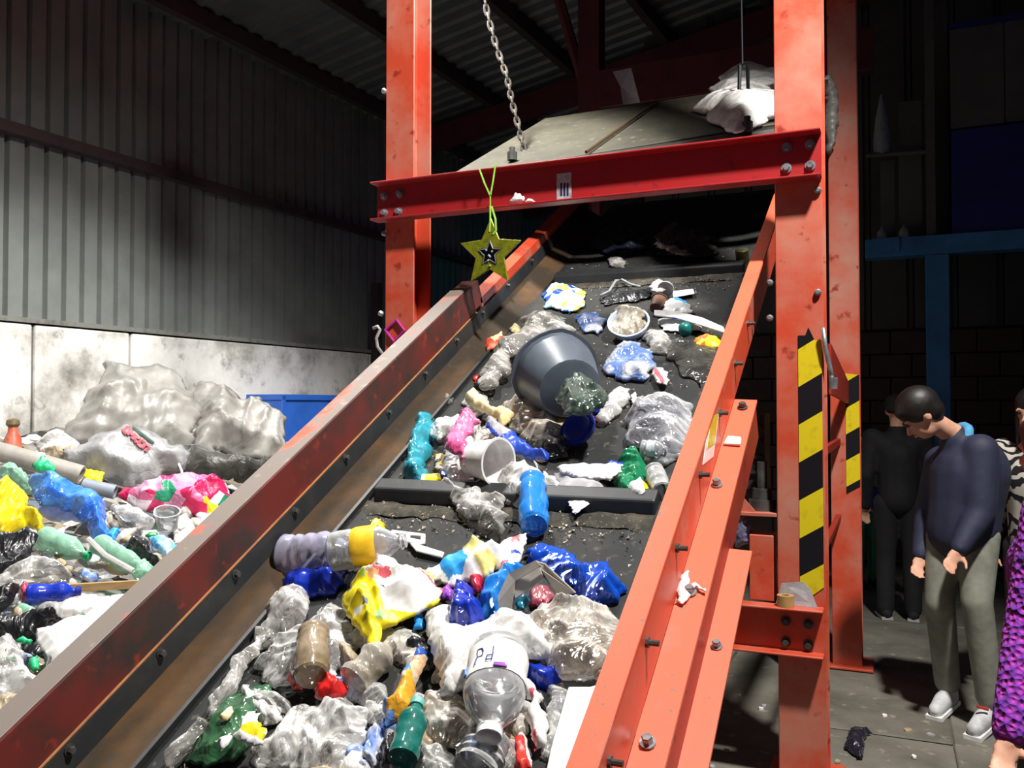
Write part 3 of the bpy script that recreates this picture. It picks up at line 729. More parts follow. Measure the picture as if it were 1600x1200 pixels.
# ================================================================ refuse on the belt, from the top of the incline down
C_ = crumple
C_('snack_bag', 'crumpled blue and white printed snack bag beside the slanted guide plate', 'bag', [(845, 460), (855, 449), (880, 445), (903, 447), (916, 463), (906, 482), (880, 483), (852, 476)], .06, BLUW, seed=2, f=14)
C_('film_scrap', 'small grey film scrap high on the belt in the shade', 'film', ell(965, 410, 16, 9, 20), .02, CLRG, seed=3)
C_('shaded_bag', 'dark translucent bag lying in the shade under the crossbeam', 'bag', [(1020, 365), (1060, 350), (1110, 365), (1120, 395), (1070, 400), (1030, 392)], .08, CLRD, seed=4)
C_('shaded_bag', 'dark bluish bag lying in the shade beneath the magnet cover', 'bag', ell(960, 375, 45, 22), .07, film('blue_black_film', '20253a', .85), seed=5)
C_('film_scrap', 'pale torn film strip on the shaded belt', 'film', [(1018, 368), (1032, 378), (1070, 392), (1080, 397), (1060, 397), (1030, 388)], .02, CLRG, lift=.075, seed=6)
cn = thing('tin_can', BELT.at(1160, 412), 'small brass-coloured tin can against the right rail', 'can')
q0 = BELT.at(1161, 414); MB().lathe(q0, N, [(0, .034), (.003, .036), (.085, .036), (.088, .037), (.09, .034), (.088, .02), (.088, .001)], 20).build('can_body', plain('brass_tin', 'b3a468', .3, .8), cn, smooth='auto')
MB().lathe(q0+N*.0885, N, [(0, .033), (.0015, .033)], 20).build('lid', plain('tin_lid', 'cfc9a0', .25, .8), cn, smooth='auto')
C_('black_sheet', 'torn black plastic sheet lying across the belt below the cleat', 'plastic', [(938, 466), (955, 456), (985, 452), (1016, 449), (1018, 462), (990, 470), (945, 476)], .03, BLKF, seed=7)
MB().tube([BELT.at(*q, .03) for q in ((938, 462), (952, 455), (962, 438), (972, 437), (985, 444), (1000, 448))], .007, 8).build('bent_handle', plain('grey_plastic', '8d9496', .35), label='bent grey plastic handle on the black sheet', cat='handle', smooth=True)
cq = BELT.at(1030, 478, .03)
cpo = cup('paper_cup', 'brown paper cup with grey lid lying on the belt', 'cup', BELT.at(1024, 482, .035), nz(BELT.at(1040, 452, .05)-BELT.at(1024, 482, .035)), .032, .04, .085, PETBR)
MB().lathe(BELT.at(1040, 452, .05), nz(BELT.at(1040, 452, .05)-BELT.at(1024, 482, .035)), [(0, .044), (.012, .043), (.016, .03), (.016, .001)], 18).build('lid', plain('cup_lid', 'b4b0ae', .4), cpo, smooth='auto')
C_('paper_scrap', 'crumpled grey paper next to the brown cup', 'paper', ell(1028, 446, 12, 10), .03, GREYP, seed=8, lift=.04)
slab_px('plastic_strip', 'short white plastic strip above the white tray', 'strip', [(1050, 455), (1083, 451), (1085, 458), (1052, 464)], .006, WHITEPL, lift=.02)
slab_px('plastic_strip', 'long white plastic strip pointing at the yellow wrapper', 'strip', [(1022, 484), (1060, 486), (1098, 496), (1130, 510), (1134, 519), (1095, 507), (1055, 495), (1022, 492)], .008, WHITEPL, lift=.05)
C_('plastic_tray', 'white plastic tray with a blue corner', 'tray', [(1038, 472), (1060, 466), (1078, 474), (1084, 486), (1050, 490), (1036, 484)], .03, WHITEPL, seed=9, zones=[[(1050, 462), (1078, 466), (1070, 476), (1055, 474)]], zmats=[BBLU], amp=.15, res=.006, lift=.03)
C_('plastic_tray', 'white packet with a blue stripe behind the teal cap', 'packet', [(1028, 498), (1050, 494), (1092, 500), (1094, 515), (1060, 517), (1034, 515)], .035, WHITEPL, seed=10, zones=[[(1046, 492), (1080, 494), (1080, 501), (1050, 501)]], zmats=[NAVY], amp=.15, res=.006)
cpn = BELT.at(1072, 520); MB().lathe(cpn, nz(N-S*.4), [(0, .03), (.02, .033), (.045, .03), (.058, .018), (.062, .001)], 18).build('plastic_dome', TEALCAP, label='round dark teal plastic cap', cat='cap', smooth='auto')
C_('candy_wrapper', 'bright yellow candy wrapper against the right rail', 'wrapper', [(1076, 534), (1092, 524), (1110, 520), (1130, 528), (1126, 543), (1104, 541)], .035, YELR, seed=11, f=16)
C_('smoky_film', 'sheet of smoky translucent film beside the right rail', 'film', [(1040, 532), (1068, 526), (1118, 545), (1112, 585), (1095, 602), (1070, 588), (1055, 562)], .03, CLRD, seed=12, f=6)
C_('film_scrap', 'greyish torn film right of the round tub', 'film', [(1005, 520), (1035, 515), (1052, 535), (1040, 556), (1015, 548)], .04, CLRG, seed=13)
tb = cup('round_tub', 'round white and blue plastic tub holding crumpled beige film', 'tub', BELT.at(985, 520), nz(N-S*.35+AX*.1), .075, .098, .075, plain('tub_blue_white', 'c3d2ea', .4), seed=3)
ct = BELT.at(985, 520)+nz(N-S*.35+AX*.1)*.05
FT = Frame(ct, AX, nz(S+N*.35), nz(N-S*.35+AX*.1))
C_('crumpled_film', 'beige crumpled film stuffed into the round tub', 'film', ell(978, 497, 30, 26, 0, 16), .07, film('beige_film', 'c9c2b4', .85, c2='a89e8c'), frame=FT, seed=14, f=15, amp=.6)
C_('film_scrap', 'milky torn film left of the round tub', 'film', [(900, 494), (930, 485), (948, 500), (938, 520), (908, 515)], .035, BLUEW, seed=15)
C_('film_bag', 'long creased grey translucent bag hooked over the slate basin', 'bag', [(822, 492), (845, 483), (875, 486), (900, 500), (897, 515), (860, 537), (822, 540), (800, 548), (786, 575), (770, 600), (752, 602), (744, 580), (754, 560), (778, 543), (800, 525), (812, 505)], .10, film('creased_grey_film', 'e2e0da', .36, c2='a8a59e'), seed=16, f=8, lift=.03)
cup('slate_basin', 'large slate grey plastic basin lying tipped over', 'basin', BELT.at(893, 608, .16), nz(-AX*.58+S*.80-N*.02), .13, .175, .20, GREYTUB, rim=.016, seed=5, dent=.05)
C_('fruit_rind', 'red and yellow melon rind against the guide plate', 'fruit rind', [(752, 535), (770, 528), (782, 517), (786, 528), (778, 540), (762, 548)], .03, FRUIT, zones=[[(765, 530), (782, 516), (787, 522), (774, 538)]], zmats=[FRUITY], res=.006, seed=17, lift=.02)
C_('red_shard', 'small red plastic shard beside the grey bag', 'plastic', [(738, 590), (748, 585), (752, 600), (744, 610)], .02, REDF, seed=18)
C_('paper_scrap', 'little beige paper ball above the grey bag', 'paper', ell(806, 514, 9, 7), .025, CREAM, seed=19)
MB().lathe(BELT.at(895, 482), N, [(0, .017), (.014, .018), (.018, .014), (.018, .001)], 14).build('plastic_stopper', GCAP, label='small green bottle cap by the blue snack bag', cat='cap', smooth='auto')
C_('printed_bag', 'shiny blue and white bag below the round tub', 'bag', [(955, 545), (975, 532), (1000, 530), (1022, 545), (1022, 568), (1008, 586), (970, 590), (940, 578), (942, 562)], .08, BLUEW, seed=20, f=11)
C_('paper_scrap', 'white scrap with red edge above the clear bag', 'paper', [(1018, 578), (1032, 572), (1045, 582), (1042, 600), (1026, 598)], .03, WHITEP, zones=[[(1020, 580), (1026, 578), (1040, 597), (1034, 600)]], zmats=[BRED], res=.006, seed=21, lift=.02)
C_('leafy_film', 'dark green speckled crumpled film on the basin', 'film', [(872, 598), (895, 588), (925, 588), (945, 605), (942, 628), (915, 640), (885, 638), (868, 622)], .09, film('green_grey_film', '56625a', .75, c2='2c4238'), seed=22, f=14, lift=.2, amp=.5)
C_('cream_paper', 'torn cream paper with brown stains', 'paper', [(725, 622), (740, 608), (756, 622), (770, 634), (800, 643), (796, 655), (784, 661), (758, 642), (730, 630)], .05, CREAM, seed=23, f=12, lift=.05)
C_('film_bag', 'wrinkled beige translucent bag in the middle of the belt', 'bag', [(785, 622), (815, 610), (860, 612), (880, 630), (882, 668), (868, 695), (835, 690), (805, 672), (790, 650)], .10, CLRB, seed=24, f=10)
C_('dark_bag', 'dirty dark translucent bag between beige bag and blue lid', 'bag', [(828, 670), (860, 655), (885, 665), (893, 690), (880, 712), (850, 712), (830, 698)], .06, CLRD, seed=25)
lidc = BELT.at(905, 672, .05); MB().lathe(lidc, nz(N-S*.5-AX*.3), [(0, .002), (.0, .075), (.012, .08), (.02, .078), (.022, .06), (.014, .05), (.014, .002)], 24).build('plastic_disc', DKBL, label='round dark blue plastic lid standing among the film', cat='lid', smooth='auto')
C_('red_scrap', 'tiny red scrap beside the blue lid', 'scrap', ell(923, 668, 6, 8), .015, REDF, seed=26)
C_('blue_film', 'bright blue film piece behind the white crumpled strip', 'film', [(922, 628), (942, 612), (958, 622), (945, 640), (925, 642)], .05, PETDB, seed=27)
C_('crumpled_strip', 'crumpled whitish plastic strip above the blue lid', 'plastic', [(930, 650), (945, 628), (955, 612), (972, 604), (986, 608), (978, 628), (962, 648), (950, 656), (936, 656)], .05, CLRW, seed=28, f=14, lift=.01)
C_('paper_scrap', 'small torn white paper left of the clear bag', 'paper', [(985, 618), (994, 612), (996, 630), (988, 634)], .01, WHITEP, seed=29, lift=.01)
C_('clear_bag', 'large glossy clear bag leaning on the right rail', 'bag', [(978, 640), (1000, 625), (1022, 604), (1048, 602), (1060, 616), (1085, 620), (1082, 660), (1066, 695), (1045, 712), (1010, 700), (985, 690), (975, 682)], .16, film('bluish_clear_film', 'f4f6fc', .28, c2='cfd3de'), seed=30, f=9)
C_('crushed_bottle', 'crushed teal plastic bottle against the guide plate', 'bottle', [(651, 648), (668, 643), (679, 650), (678, 690), (668, 728), (655, 745), (636, 752), (627, 735), (634, 700), (640, 670)], .10, PETT, seed=31, f=15, amp=.5)
C_('film_scrap', 'whitish plastic pouch beside the pink bag', 'pouch', [(664, 668), (690, 652), (725, 645), (755, 655), (745, 672), (710, 678), (680, 684)], .05, CLRW, seed=32, lift=.03)
C_('pink_bag', 'crumpled bright pink plastic bag', 'bag', [(690, 690), (708, 666), (726, 640), (740, 640), (746, 658), (728, 678), (728, 706), (722, 726), (716, 708), (702, 706)], .05, PNKF, seed=33, f=20, amp=.6, lift=.12)
C_('blue_packaging', 'long blue and silver packaging strip pointing downhill', 'packaging', [(752, 650), (775, 650), (802, 668), (822, 690), (856, 708), (850, 718), (820, 714), (790, 695), (765, 670)], .05, NAVY, zones=[[(752, 648), (778, 650), (800, 672), (782, 682)]], zmats=[GREYP], res=.007, seed=34, f=10, lift=.07)
ax_ = nz(AX*.93-S*.28+N*.10)
cup('white_tub', 'white plastic tub lying on its side, mouth open', 'tub', BELT.at(733, 716, .085), ax_, .06, .088, .15, WCUP, seed=9, dent=.03)
C_('film_bag', 'wrinkled clear bag under the white tub', 'bag', [(690, 700), (712, 705), (740, 740), (752, 758), (730, 766), (705, 760), (693, 730)], .05, CLRW, seed=35)
C_('clear_bag', 'grey clear bag hanging over the black cleat with pointed tail', 'bag', [(685, 752), (700, 745), (728, 760), (760, 768), (788, 775), (787, 800), (776, 836), (766, 820), (735, 806), (712, 795), (696, 775)], .07, CLRG, seed=36, f=7, lift=.02)
C_('crumpled_film', 'ball of shiny clear crumpled film below the white tub', 'film', [(775, 742), (795, 725), (825, 714), (850, 724), (875, 742), (880, 760), (860, 778), (830, 788), (800, 782), (778, 768)], .11, CLRW, seed=37, f=13, amp=.5)
bottle('bright blue bottle base poking out from under clear film', (835, 822), (832, 752), .052, PETSB, kind='jar', seed=4, dent=.2, name='blue_bottle')
C_('paper_sheet', 'white torn carton sheet with a blue edge', 'carton', [(872, 728), (905, 724), (945, 724), (974, 718), (968, 738), (952, 750), (930, 748), (895, 744), (876, 738)], .025, WHITEP, zones=[[(900, 722), (975, 716), (972, 726), (935, 730), (905, 727)]], zmats=[NAVY], res=.007, seed=38, amp=.15, lift=.05)
C_('paper_sheet', 'grey crumpled paper sheet under the torn carton', 'paper', [(866, 736), (900, 742), (940, 755), (946, 764), (925, 776), (895, 780), (872, 772)], .04, GREYP, seed=39, f=7, lift=.02)
C_('paper_scrap', 'white paper scrap hanging over the cleat', 'paper', [(886, 782), (918, 780), (920, 788), (898, 804)], .012, WHITEP, seed=40, lift=.03)
C_('crushed_bottle', 'crushed green plastic bottle by the right rail', 'bottle', [(962, 722), (985, 706), (1006, 704), (1016, 722), (1008, 745), (985, 775), (962, 772), (953, 750)], .10, PETG, seed=41, f=15, amp=.5)
C_('drink_carton', 'small yellow and white drink carton on the green bottle', 'carton', [(980, 758), (1000, 742), (1010, 752), (1016, 770), (995, 778), (984, 772)], .05, WHITEP, zones=[[[(1000, 742), (1011, 750), (1017, 772), (1009, 772)], [(982, 762), (988, 770), (1000, 780), (982, 776)]]], zmats=[YEL], res=.006, seed=42, lift=.03, amp=.15)
bottle('clear bottle with pale label wedged against the right rail', (1002, 700), (1042, 702), .03, PET, kind='water', lab=(.3, .6, plain('pale_label', 'cfdbe6', .5)), seed=5, lift=.03)
bottle('small clear jar pressed against the right rail', (1035, 768), (1022, 735), .036, PET, kind='jar', seed=6, dent=.15, name='jar')
C_('food_scrap', 'brown and yellow food scraps beside the teal bottle', 'scrap', [(680, 712), (694, 705), (700, 730), (688, 742), (676, 738)], .03, print_mat('food_mix', ['6a5230', 'e8c22a', '3a3020', 'd8d0b8', '8a6a3a'], 40, .6), seed=43)
C_('paper_scrap', 'white and yellow paper strip below the teal bottle', 'paper', [(640, 750), (665, 742), (690, 742), (688, 752), (660, 756)], .02, WHITEP, zones=[[(668, 740), (692, 740), (690, 756), (664, 756)]], zmats=[YEL], res=.006, seed=44, lift=.01)
C_('blue_scrap', 'little dark blue scrap beneath the pink bag', 'scrap', ell(692, 740, 8, 6), .02, DKBL, seed=45, lift=.01)
C_('food_scrap', 'tan food scrap below the dark bag', 'scrap', ell(846, 716, 9, 6), .025, CREAM, seed=46)
# lower half
bottle('dented violet-tinted clear bottle lying across the belt', (438, 866), (555, 858), .075, PETV, kind='water', seed=7, dent=.16, squash=.85)
bottle('clear soda bottle with a yellow label lying across the belt', (515, 862), (634, 845), .068, PET, kind='soda', seed=8, lab=(.34, .66, plain('label_yellow', 'f0c22c', .4)), dent=.1, lift=.05)
C_('yellow_wrapper', 'crumpled golden wrapper tucked behind the soda bottle', 'wrapper', [(574, 826), (582, 815), (596, 812), (604, 824), (598, 836), (580, 836)], .05, YELF, seed=47, f=18, lift=.08)
C_('blue_bag', 'deep blue plastic bag under the clear bottles', 'bag', [(438, 905), (462, 892), (500, 886), (530, 886), (537, 902), (520, 922), (490, 928), (465, 926), (450, 932)], .07, PETDB, seed=48, f=9)
C_('paper_scrap', 'red and white scrap next to the deep blue bag', 'paper', [(420, 915), (438, 908), (446, 922), (442, 940), (425, 948)], .03, REDF, zones=[[(430, 918), (446, 920), (440, 936), (428, 938)]], zmats=[WHITEP], res=.006, seed=49)
pb = [(606, 838), (612, 826), (662, 832), (664, 846), (652, 852), (694, 864), (690, 870), (640, 858), (620, 852)]
cl = thing('plastic_holder', BELT.at(640, 845), 'white plastic clip with two slots and a handle', 'clip')
for pl in ([(606, 838), (612, 827), (662, 833), (660, 837), (616, 832), (611, 842)], [(606, 838), (652, 850), (664, 848), (664, 844), (612, 834)], [(634, 830), (641, 831), (640, 845), (632, 843)], [(658, 833), (664, 833), (664, 848), (656, 848)], [(640, 848), (655, 850), (694, 862), (690, 870), (650, 860)]):
    slab_px('frame_bar', None, None, pl, .008, WHITEPL, lift=.01, parent=cl)
C_('snack_bag', 'big crumpled yellow and white printed snack bag', 'bag',
   [(594, 863), (616, 868), (622, 877), (650, 880), (672, 898), (692, 918), (672, 936), (648, 948), (610, 968), (590, 980), (580, 996), (568, 1002), (552, 975), (536, 948), (530, 922), (560, 892)], .10, YEL, seed=50, f=8, amp=.3, res=.006, lift=.06,
   zones=[[[(588, 868), (620, 866), (652, 878), (695, 918), (650, 948), (604, 952), (598, 938), (588, 915), (575, 905), (582, 885)], [(552, 953), (572, 955), (566, 962), (554, 962)]], [[(585, 897), (612, 892), (614, 905), (600, 909), (590, 905)], [(645, 880), (652, 882), (694, 915), (690, 919), (668, 900)]], [[(578, 905), (596, 903), (590, 914), (580, 912)], [(592, 864), (606, 866), (600, 872), (590, 870)]], [[(568, 900), (575, 900), (574, 910), (568, 910)], [(588, 958), (600, 955), (598, 966), (588, 966)]], [[(540, 918), (556, 916), (554, 928), (544, 926)], [(572, 945), (580, 948), (578, 956), (570, 954)], [(584, 885), (616, 888), (614, 890), (584, 889)], [(590, 929), (606, 929), (606, 932), (590, 932)]]],
   zmats=[BWH, BRED, BORG, BGRN, BGRY])
C_('milk_pouch', 'blue and white milk pouch with a pale yellow label', 'pouch', [(655, 885), (688, 868), (712, 858), (726, 846), (748, 840), (765, 850), (790, 848), (795, 860), (770, 885), (755, 898), (725, 900), (706, 910), (690, 908), (672, 898)], .09, WHITEPL, seed=51, f=9, amp=.3, res=.006, lift=.03,
   zones=[[(682, 874), (712, 858), (726, 870), (736, 884), (722, 896), (700, 902), (690, 890)], [[(722, 852), (748, 840), (764, 852), (742, 876), (735, 868)], [(742, 882), (765, 870), (780, 872), (756, 896)]]], zmats=[BBLU, LYEL])
C_('carton_piece', 'white carton piece with red and orange print', 'carton', [(780, 850), (800, 838), (818, 830), (818, 860), (808, 880), (785, 892), (772, 888)], .04, WHITEP, zones=[[[(800, 842), (815, 840), (812, 850), (802, 856)], [(785, 882), (795, 880), (790, 890), (780, 890)]], [(800, 866), (815, 862), (814, 866), (800, 872)]], zmats=[BRED, NAVY], res=.006, seed=52, lift=.03, amp=.15)
C_('blue_bottle', 'big crushed transparent blue bottle on the belt', 'bottle', [(822, 850), (845, 838), (878, 840), (892, 862), (920, 866), (945, 868), (960, 885), (970, 912), (965, 935), (935, 932), (905, 925), (880, 900), (850, 880), (826, 872)], .13, PETB, seed=53, f=8, amp=.5)
MB().lathe(BELT.at(818, 846), nz(N-AX*.5+S*.4), [(0, .018), (.02, .018), (.026, .014), (.026, .001)], 14).build('plastic_stopper', DKBL, label='navy screw cap at the end of the crushed blue bottle', cat='cap', smooth='auto')
C_('blue_bag', 'rounded sky blue bag left of the folded grey board', 'bag', [(752, 905), (768, 895), (790, 885), (815, 872), (830, 876), (810, 900), (795, 925), (780, 955), (752, 962), (745, 935)], .11, PETSB, seed=54, f=7)
C_('blue_pouch', 'shiny royal blue pouch standing in the white film', 'pouch', [(706, 925), (718, 912), (735, 913), (748, 935), (756, 962), (735, 975), (715, 976), (700, 962)], .10, PETDB, seed=55, f=12, lift=.05)
C_('purple_scrap', 'purple plastic scrap left of the royal blue pouch', 'scrap', [(686, 922), (700, 912), (712, 922), (704, 936), (688, 932)], .04, film('purple_film', '8a3fb8', .9), seed=56, lift=.03)
C_('red_scrap', 'crimson wrapper scrap behind the royal blue pouch', 'scrap', [(732, 905), (742, 900), (756, 898), (752, 918), (742, 925)], .05, film('crimson_film', 'b8183c', .95), seed=57, lift=.04)
# folded grey board: two leaves meeting at a ridge
g0 = thing('folded_board', BELT.at(830, 930), 'folded grey cardboard strip arched over the blue bags', 'cardboard')
for nm, pp in (('leaf', [((768, 955), .02), ((796, 896), .10), ((838, 876), .15), ((846, 884), .145), ((806, 908), .09), ((800, 953), .02)]), ('leaf', [((838, 876), .15), ((852, 880), .15), ((900, 925), .05), ((872, 928), .05), ((846, 888), .14)]), ('inner_leaf', [((800, 905), .085), ((842, 880), .13), ((850, 905), .10), ((806, 935), .05)])):
    qs = [BELT.at(u, v, hh) for (u, v), hh in pp]; n = len(qs); nn_ = nz(np.cross(qs[1]-qs[0], qs[2]-qs[0]))
    mk(nm, [x_ for x_ in qs]+[x_-nn_*.004 for x_ in qs], [list(range(n)), list(range(n, 2*n))[::-1]]+[(i, i+n, (i+1) % n+n, (i+1) % n) for i in range(n)], CARDG, g0)
C_('red_scrap', 'pinkish net scrap under the grey board arch', 'scrap', [(822, 930), (835, 916), (858, 912), (866, 926), (850, 942), (828, 944)], .06, film('pink_net', 'b86a74', .9, c2='8a1f3a'), seed=58, f=18)
C_('teal_scrap', 'teal printed scrap under the grey board arch', 'scrap', [(806, 938), (820, 928), (828, 935), (818, 952), (806, 950)], .03, film('teal_print_film', '1f88a8', .95), seed=59, lift=.02)
C_('white_bag', 'large soft white plastic bag in the middle of the belt', 'bag',
   [(660, 962), (668, 946), (688, 936), (702, 938), (703, 962), (722, 974), (748, 966), (772, 952), (800, 950), (825, 962), (850, 975), (862, 1005), (845, 1022), (810, 1024), (780, 1032), (748, 1038), (738, 1062), (722, 1080), (706, 1086), (694, 1072), (696, 1050), (676, 1018), (664, 990)], .10, WFOAM, seed=60, f=7, amp=.25, lift=.05)
C_('clear_bag', 'large shiny crumpled clear bag against the right rail', 'bag', [(815, 955), (845, 932), (880, 925), (915, 925), (945, 935), (962, 955), (964, 985), (952, 1015), (935, 1040), (905, 1050), (875, 1040), (845, 1022), (835, 990)], .15, CLRB, seed=61, f=11, amp=.5, lift=.03)
STRK = plain('ink_blue', '26367a', .5)
bottle('big clear bottle with white and blue label, neck downhill', (782, 1012), (764, 1150), .078, PET, kind='soda', cap=WHITEPL, lab=(.16, .50, BWH), seed=9, dent=.06, lift=.05, squash=.95,
       strokes=[(STRK, [(62, .26, 62, .44), (62, .26, 72, .26), (72, .26, 75, .30), (75, .30, 72, .34), (72, .34, 62, .34), (84, .36, 84, .42), (84, .36, 94, .36), (84, .42, 94, .42), (94, .26, 94, .43)], .0016), (plain('ink_violet', 'b060d0', .5), [(98, .47, 118, .46), (98, .48, 122, .48)], .004), (plain('ink_sky', '6f94dc', .5), [(28, .34, 38, .48), (22, .34, 32, .48)], .003)])
C_('blue_wrapper', 'royal blue wrapper below the shiny clear bag', 'wrapper', [(815, 1030), (830, 1040), (862, 1048), (880, 1046), (876, 1062), (858, 1074), (838, 1072), (822, 1052)], .06, PETDB, seed=62, f=15)
C_('carton_piece', 'long white carton strip with red print beside the big bottle', 'carton', [(812, 1040), (830, 1060), (842, 1090), (854, 1142), (848, 1160), (832, 1176), (828, 1150), (826, 1105), (815, 1070)], .035, WHITEP, zones=[[[(829, 1082), (838, 1078), (838, 1088), (830, 1094)], [(832, 1150), (842, 1148), (836, 1174), (832, 1172)]]], zmats=[BRED], res=.007, seed=63, amp=.15, lift=.02)
slab_px('foam_board', 'long white foam board along the right rail', 'board', [(888, 1072), (922, 1072), (935, 1068), (885, 1200), (876, 1230), (848, 1230), (860, 1170)], .03, WHITEPL, lift=.0)
C_('clear_film', 'clear film sheet left of the white foam board', 'film', [(858, 1075), (878, 1070), (888, 1090), (872, 1150), (858, 1190), (842, 1180), (852, 1120)], .03, CLR, seed=64)
C_('printed_pouch', 'orange and blue printed pouch lying downhill', 'pouch', [(648, 1020), (660, 1010), (664, 1030), (652, 1075), (636, 1112), (615, 1122), (598, 1132), (600, 1108), (618, 1070), (632, 1040)], .06, ORGB, seed=65, f=10, lift=.04)
bottle('small dark teal bottle lying downhill', (628, 1188), (652, 1098), .04, PETDT, kind='deter', cap=plain('pale_teal_cap', '6fb0a8', .4), seed=10, lift=.03)
C_('clear_bag', 'dirty clear bag left of the big bottle', 'bag', [(658, 1085), (690, 1070), (720, 1080), (738, 1105), (740, 1140), (720, 1158), (690, 1162), (662, 1145), (652, 1115)], .08, CLRB, seed=66, f=11)
bottle('ribbed clear bottle base at the bottom of the belt', (740, 1205), (772, 1135), .06, PET, kind='water', seed=11, dent=.2)
C_('clear_film', 'crinkled clear film below the dark teal bottle', 'film', [(652, 1160), (690, 1165), (720, 1180), (735, 1205), (700, 1225), (655, 1215)], .06, CLR, seed=67, f=12)
C_('carton_piece', 'red and blue carton fragment right of the bottle base', 'carton', [(800, 1150), (818, 1140), (828, 1165), (832, 1200), (812, 1210), (802, 1185)], .04, REDW, seed=68, f=9)
C_('clear_film', 'clear crinkled film under the big bottle neck', 'film', [(795, 1120), (822, 1110), (828, 1140), (812, 1155), (796, 1145)], .04, CLRB, seed=69)
C_('blue_scrap', 'small light blue scrap left of the white bag', 'scrap', [(648, 962), (660, 958), (662, 980), (646, 984)], .03, BBLU, seed=70, lift=.03)
C_('grey_film_bag', 'thin grey translucent bag along the guide plate', 'bag', [(404, 955), (425, 930), (450, 920), (478, 912), (482, 940), (465, 975), (432, 985), (415, 1000), (398, 1010)], .09, CLRG, seed=71, f=8)
C_('clear_bag', 'clear crinkled bag around a dirty jar', 'bag', [(398, 1030), (430, 990), (470, 972), (500, 940), (522, 935), (535, 960), (552, 985), (560, 1010), (540, 1035), (505, 1050), (470, 1052), (430, 1062), (402, 1058)], .10, CLR, seed=72, f=11)
bottle('dirty square jar with brown stains inside clear bag', (487, 1058), (490, 988), .05, film('dirty_jar', 'a08f78', .8, c2='7a6a50', bmp=.2), kind='jar', seed=12, name='jar', lift=.03)
C_('red_wrapper', 'bright red crumpled wrapper on the lower belt', 'wrapper', [(488, 1075), (505, 1062), (520, 1052), (545, 1068), (540, 1082), (515, 1092), (495, 1090)], .05, REDF, seed=73, f=16, lift=.04)
C_('red_wrapper', 'small red and grey wrapper left of the bright red one', 'wrapper', [(447, 1060), (460, 1048), (478, 1052), (484, 1066), (470, 1076), (455, 1074)], .04, REDF, zones=[[(456, 1054), (472, 1056), (474, 1072), (460, 1070)]], zmats=[GREYP], res=.006, seed=74, lift=.03)
bottle('dirty rectangular clear bottle under the snack bag', (550, 1068), (612, 1005), .05, film('dirty_pet', 'c3bdb0', .5, rough=.2, c2='a89f8c', bmp=.3), kind='deter', seed=13, dent=.2)
C_('film_scrap', 'milky film between snack bag and white bag', 'film', [(590, 990), (625, 975), (660, 990), (658, 1012), (635, 1022), (600, 1018)], .06, CLRW, seed=75)
C_('green_bag', 'dark green translucent bag at the left edge of the belt', 'bag', [(345, 1085), (400, 1062), (430, 1050), (425, 1085), (405, 1110), (392, 1150), (365, 1185), (320, 1195), (292, 1180), (300, 1150), (325, 1115)], .07, GRNF, seed=76, f=6)
C_('film_strip', 'long grey film strip creased along the guide plate', 'film', [(405, 968), (420, 975), (402, 1020), (378, 1065), (350, 1095), (320, 1130), (300, 1165), (275, 1195), (255, 1200), (280, 1160), (320, 1105), (360, 1050), (385, 1005)], .05, CLRG, seed=77, f=7, lift=.02)
C_('paper_scrap', 'white bow-shaped paper with yellow film', 'paper', [(332, 1158), (352, 1152), (372, 1142), (385, 1112), (408, 1112), (400, 1128), (414, 1140), (410, 1165), (378, 1160), (366, 1148), (345, 1172)], .025, WHITEP, zones=[[(374, 1142), (402, 1128), (416, 1120), (414, 1158), (392, 1152)]], zmats=[YELF], res=.006, seed=78, lift=.07)
C_('food_scrap', 'tan crust of bread on the green bag', 'bread', [(343, 1120), (352, 1108), (362, 1100), (364, 1112), (356, 1124), (346, 1126)], .025, CREAM, seed=79, lift=.06)
C_('clear_film', 'big glittering crumpled clear film at the bottom of the belt', 'film', [(382, 1185), (395, 1160), (415, 1140), (455, 1095), (500, 1085), (545, 1092), (578, 1108), (570, 1140), (545, 1180), (510, 1200), (470, 1192), (420, 1196), (396, 1196)], .10, CLRW, seed=80, f=14, amp=.6)
C_('clear_film', 'blue-tinged clear film beside the printed pouch', 'film', [(562, 1180), (572, 1148), (592, 1130), (602, 1150), (596, 1190), (580, 1205)], .05, BLUEW, seed=81)
C_('clear_film', 'pale film tail under the printed pouch', 'film', [(596, 1130), (618, 1118), (624, 1160), (640, 1200), (610, 1220), (594, 1190)], .05, CLRW, seed=82)
C_('tan_film', 'tan crumpled film at the very bottom of the belt', 'film', [(480, 1200), (520, 1196), (545, 1215), (520, 1240), (480, 1235)], .06, TANF, seed=83)
C_('dark_bag', 'black film lying under the clear film near the bottom', 'bag', [(430, 1085), (470, 1075), (480, 1090), (445, 1120), (420, 1135)], .02, BLKF, seed=84)
# crumpled scraps packed under the larger pieces on the lower belt
rng = random.Random(17)
bp = [(CLR, 'small clear film scrap'), (CLRW, 'small milky film scrap'), (CLRG, 'small greyish film scrap'), (WFOAM, 'small white film scrap'), (CLRB, 'small beige film scrap'), (TANF, 'small tan film scrap'), (BLUEW, 'small pale blue film scrap'), (BLKF, 'small black film scrap')]
for i in range(46):
    if i < 34: u, v = rng.uniform(400, 860), rng.uniform(985, 1190)
    else: u, v = rng.uniform(690, 900), rng.uniform(600, 700)
    if i < 34 and u < 400+(1190-v)*.0+max(0, (1090-v))*.6: u += 120
    rx = rng.uniform(18, 42)*(1 if i < 34 else .6)
    m_, lb_ = bp[i % len(bp)]
    C_('belt_scrap', lb_+' packed under larger pieces on the conveyor belt', 'scrap', ell(u, v, rx, rx*rng.uniform(.45, .8), rng.uniform(-60, 60), 10, .3, 50+i), rng.uniform(.03, .06), m_, seed=500+i, f=rng.uniform(8, 13), group=lb_+'s on the belt')
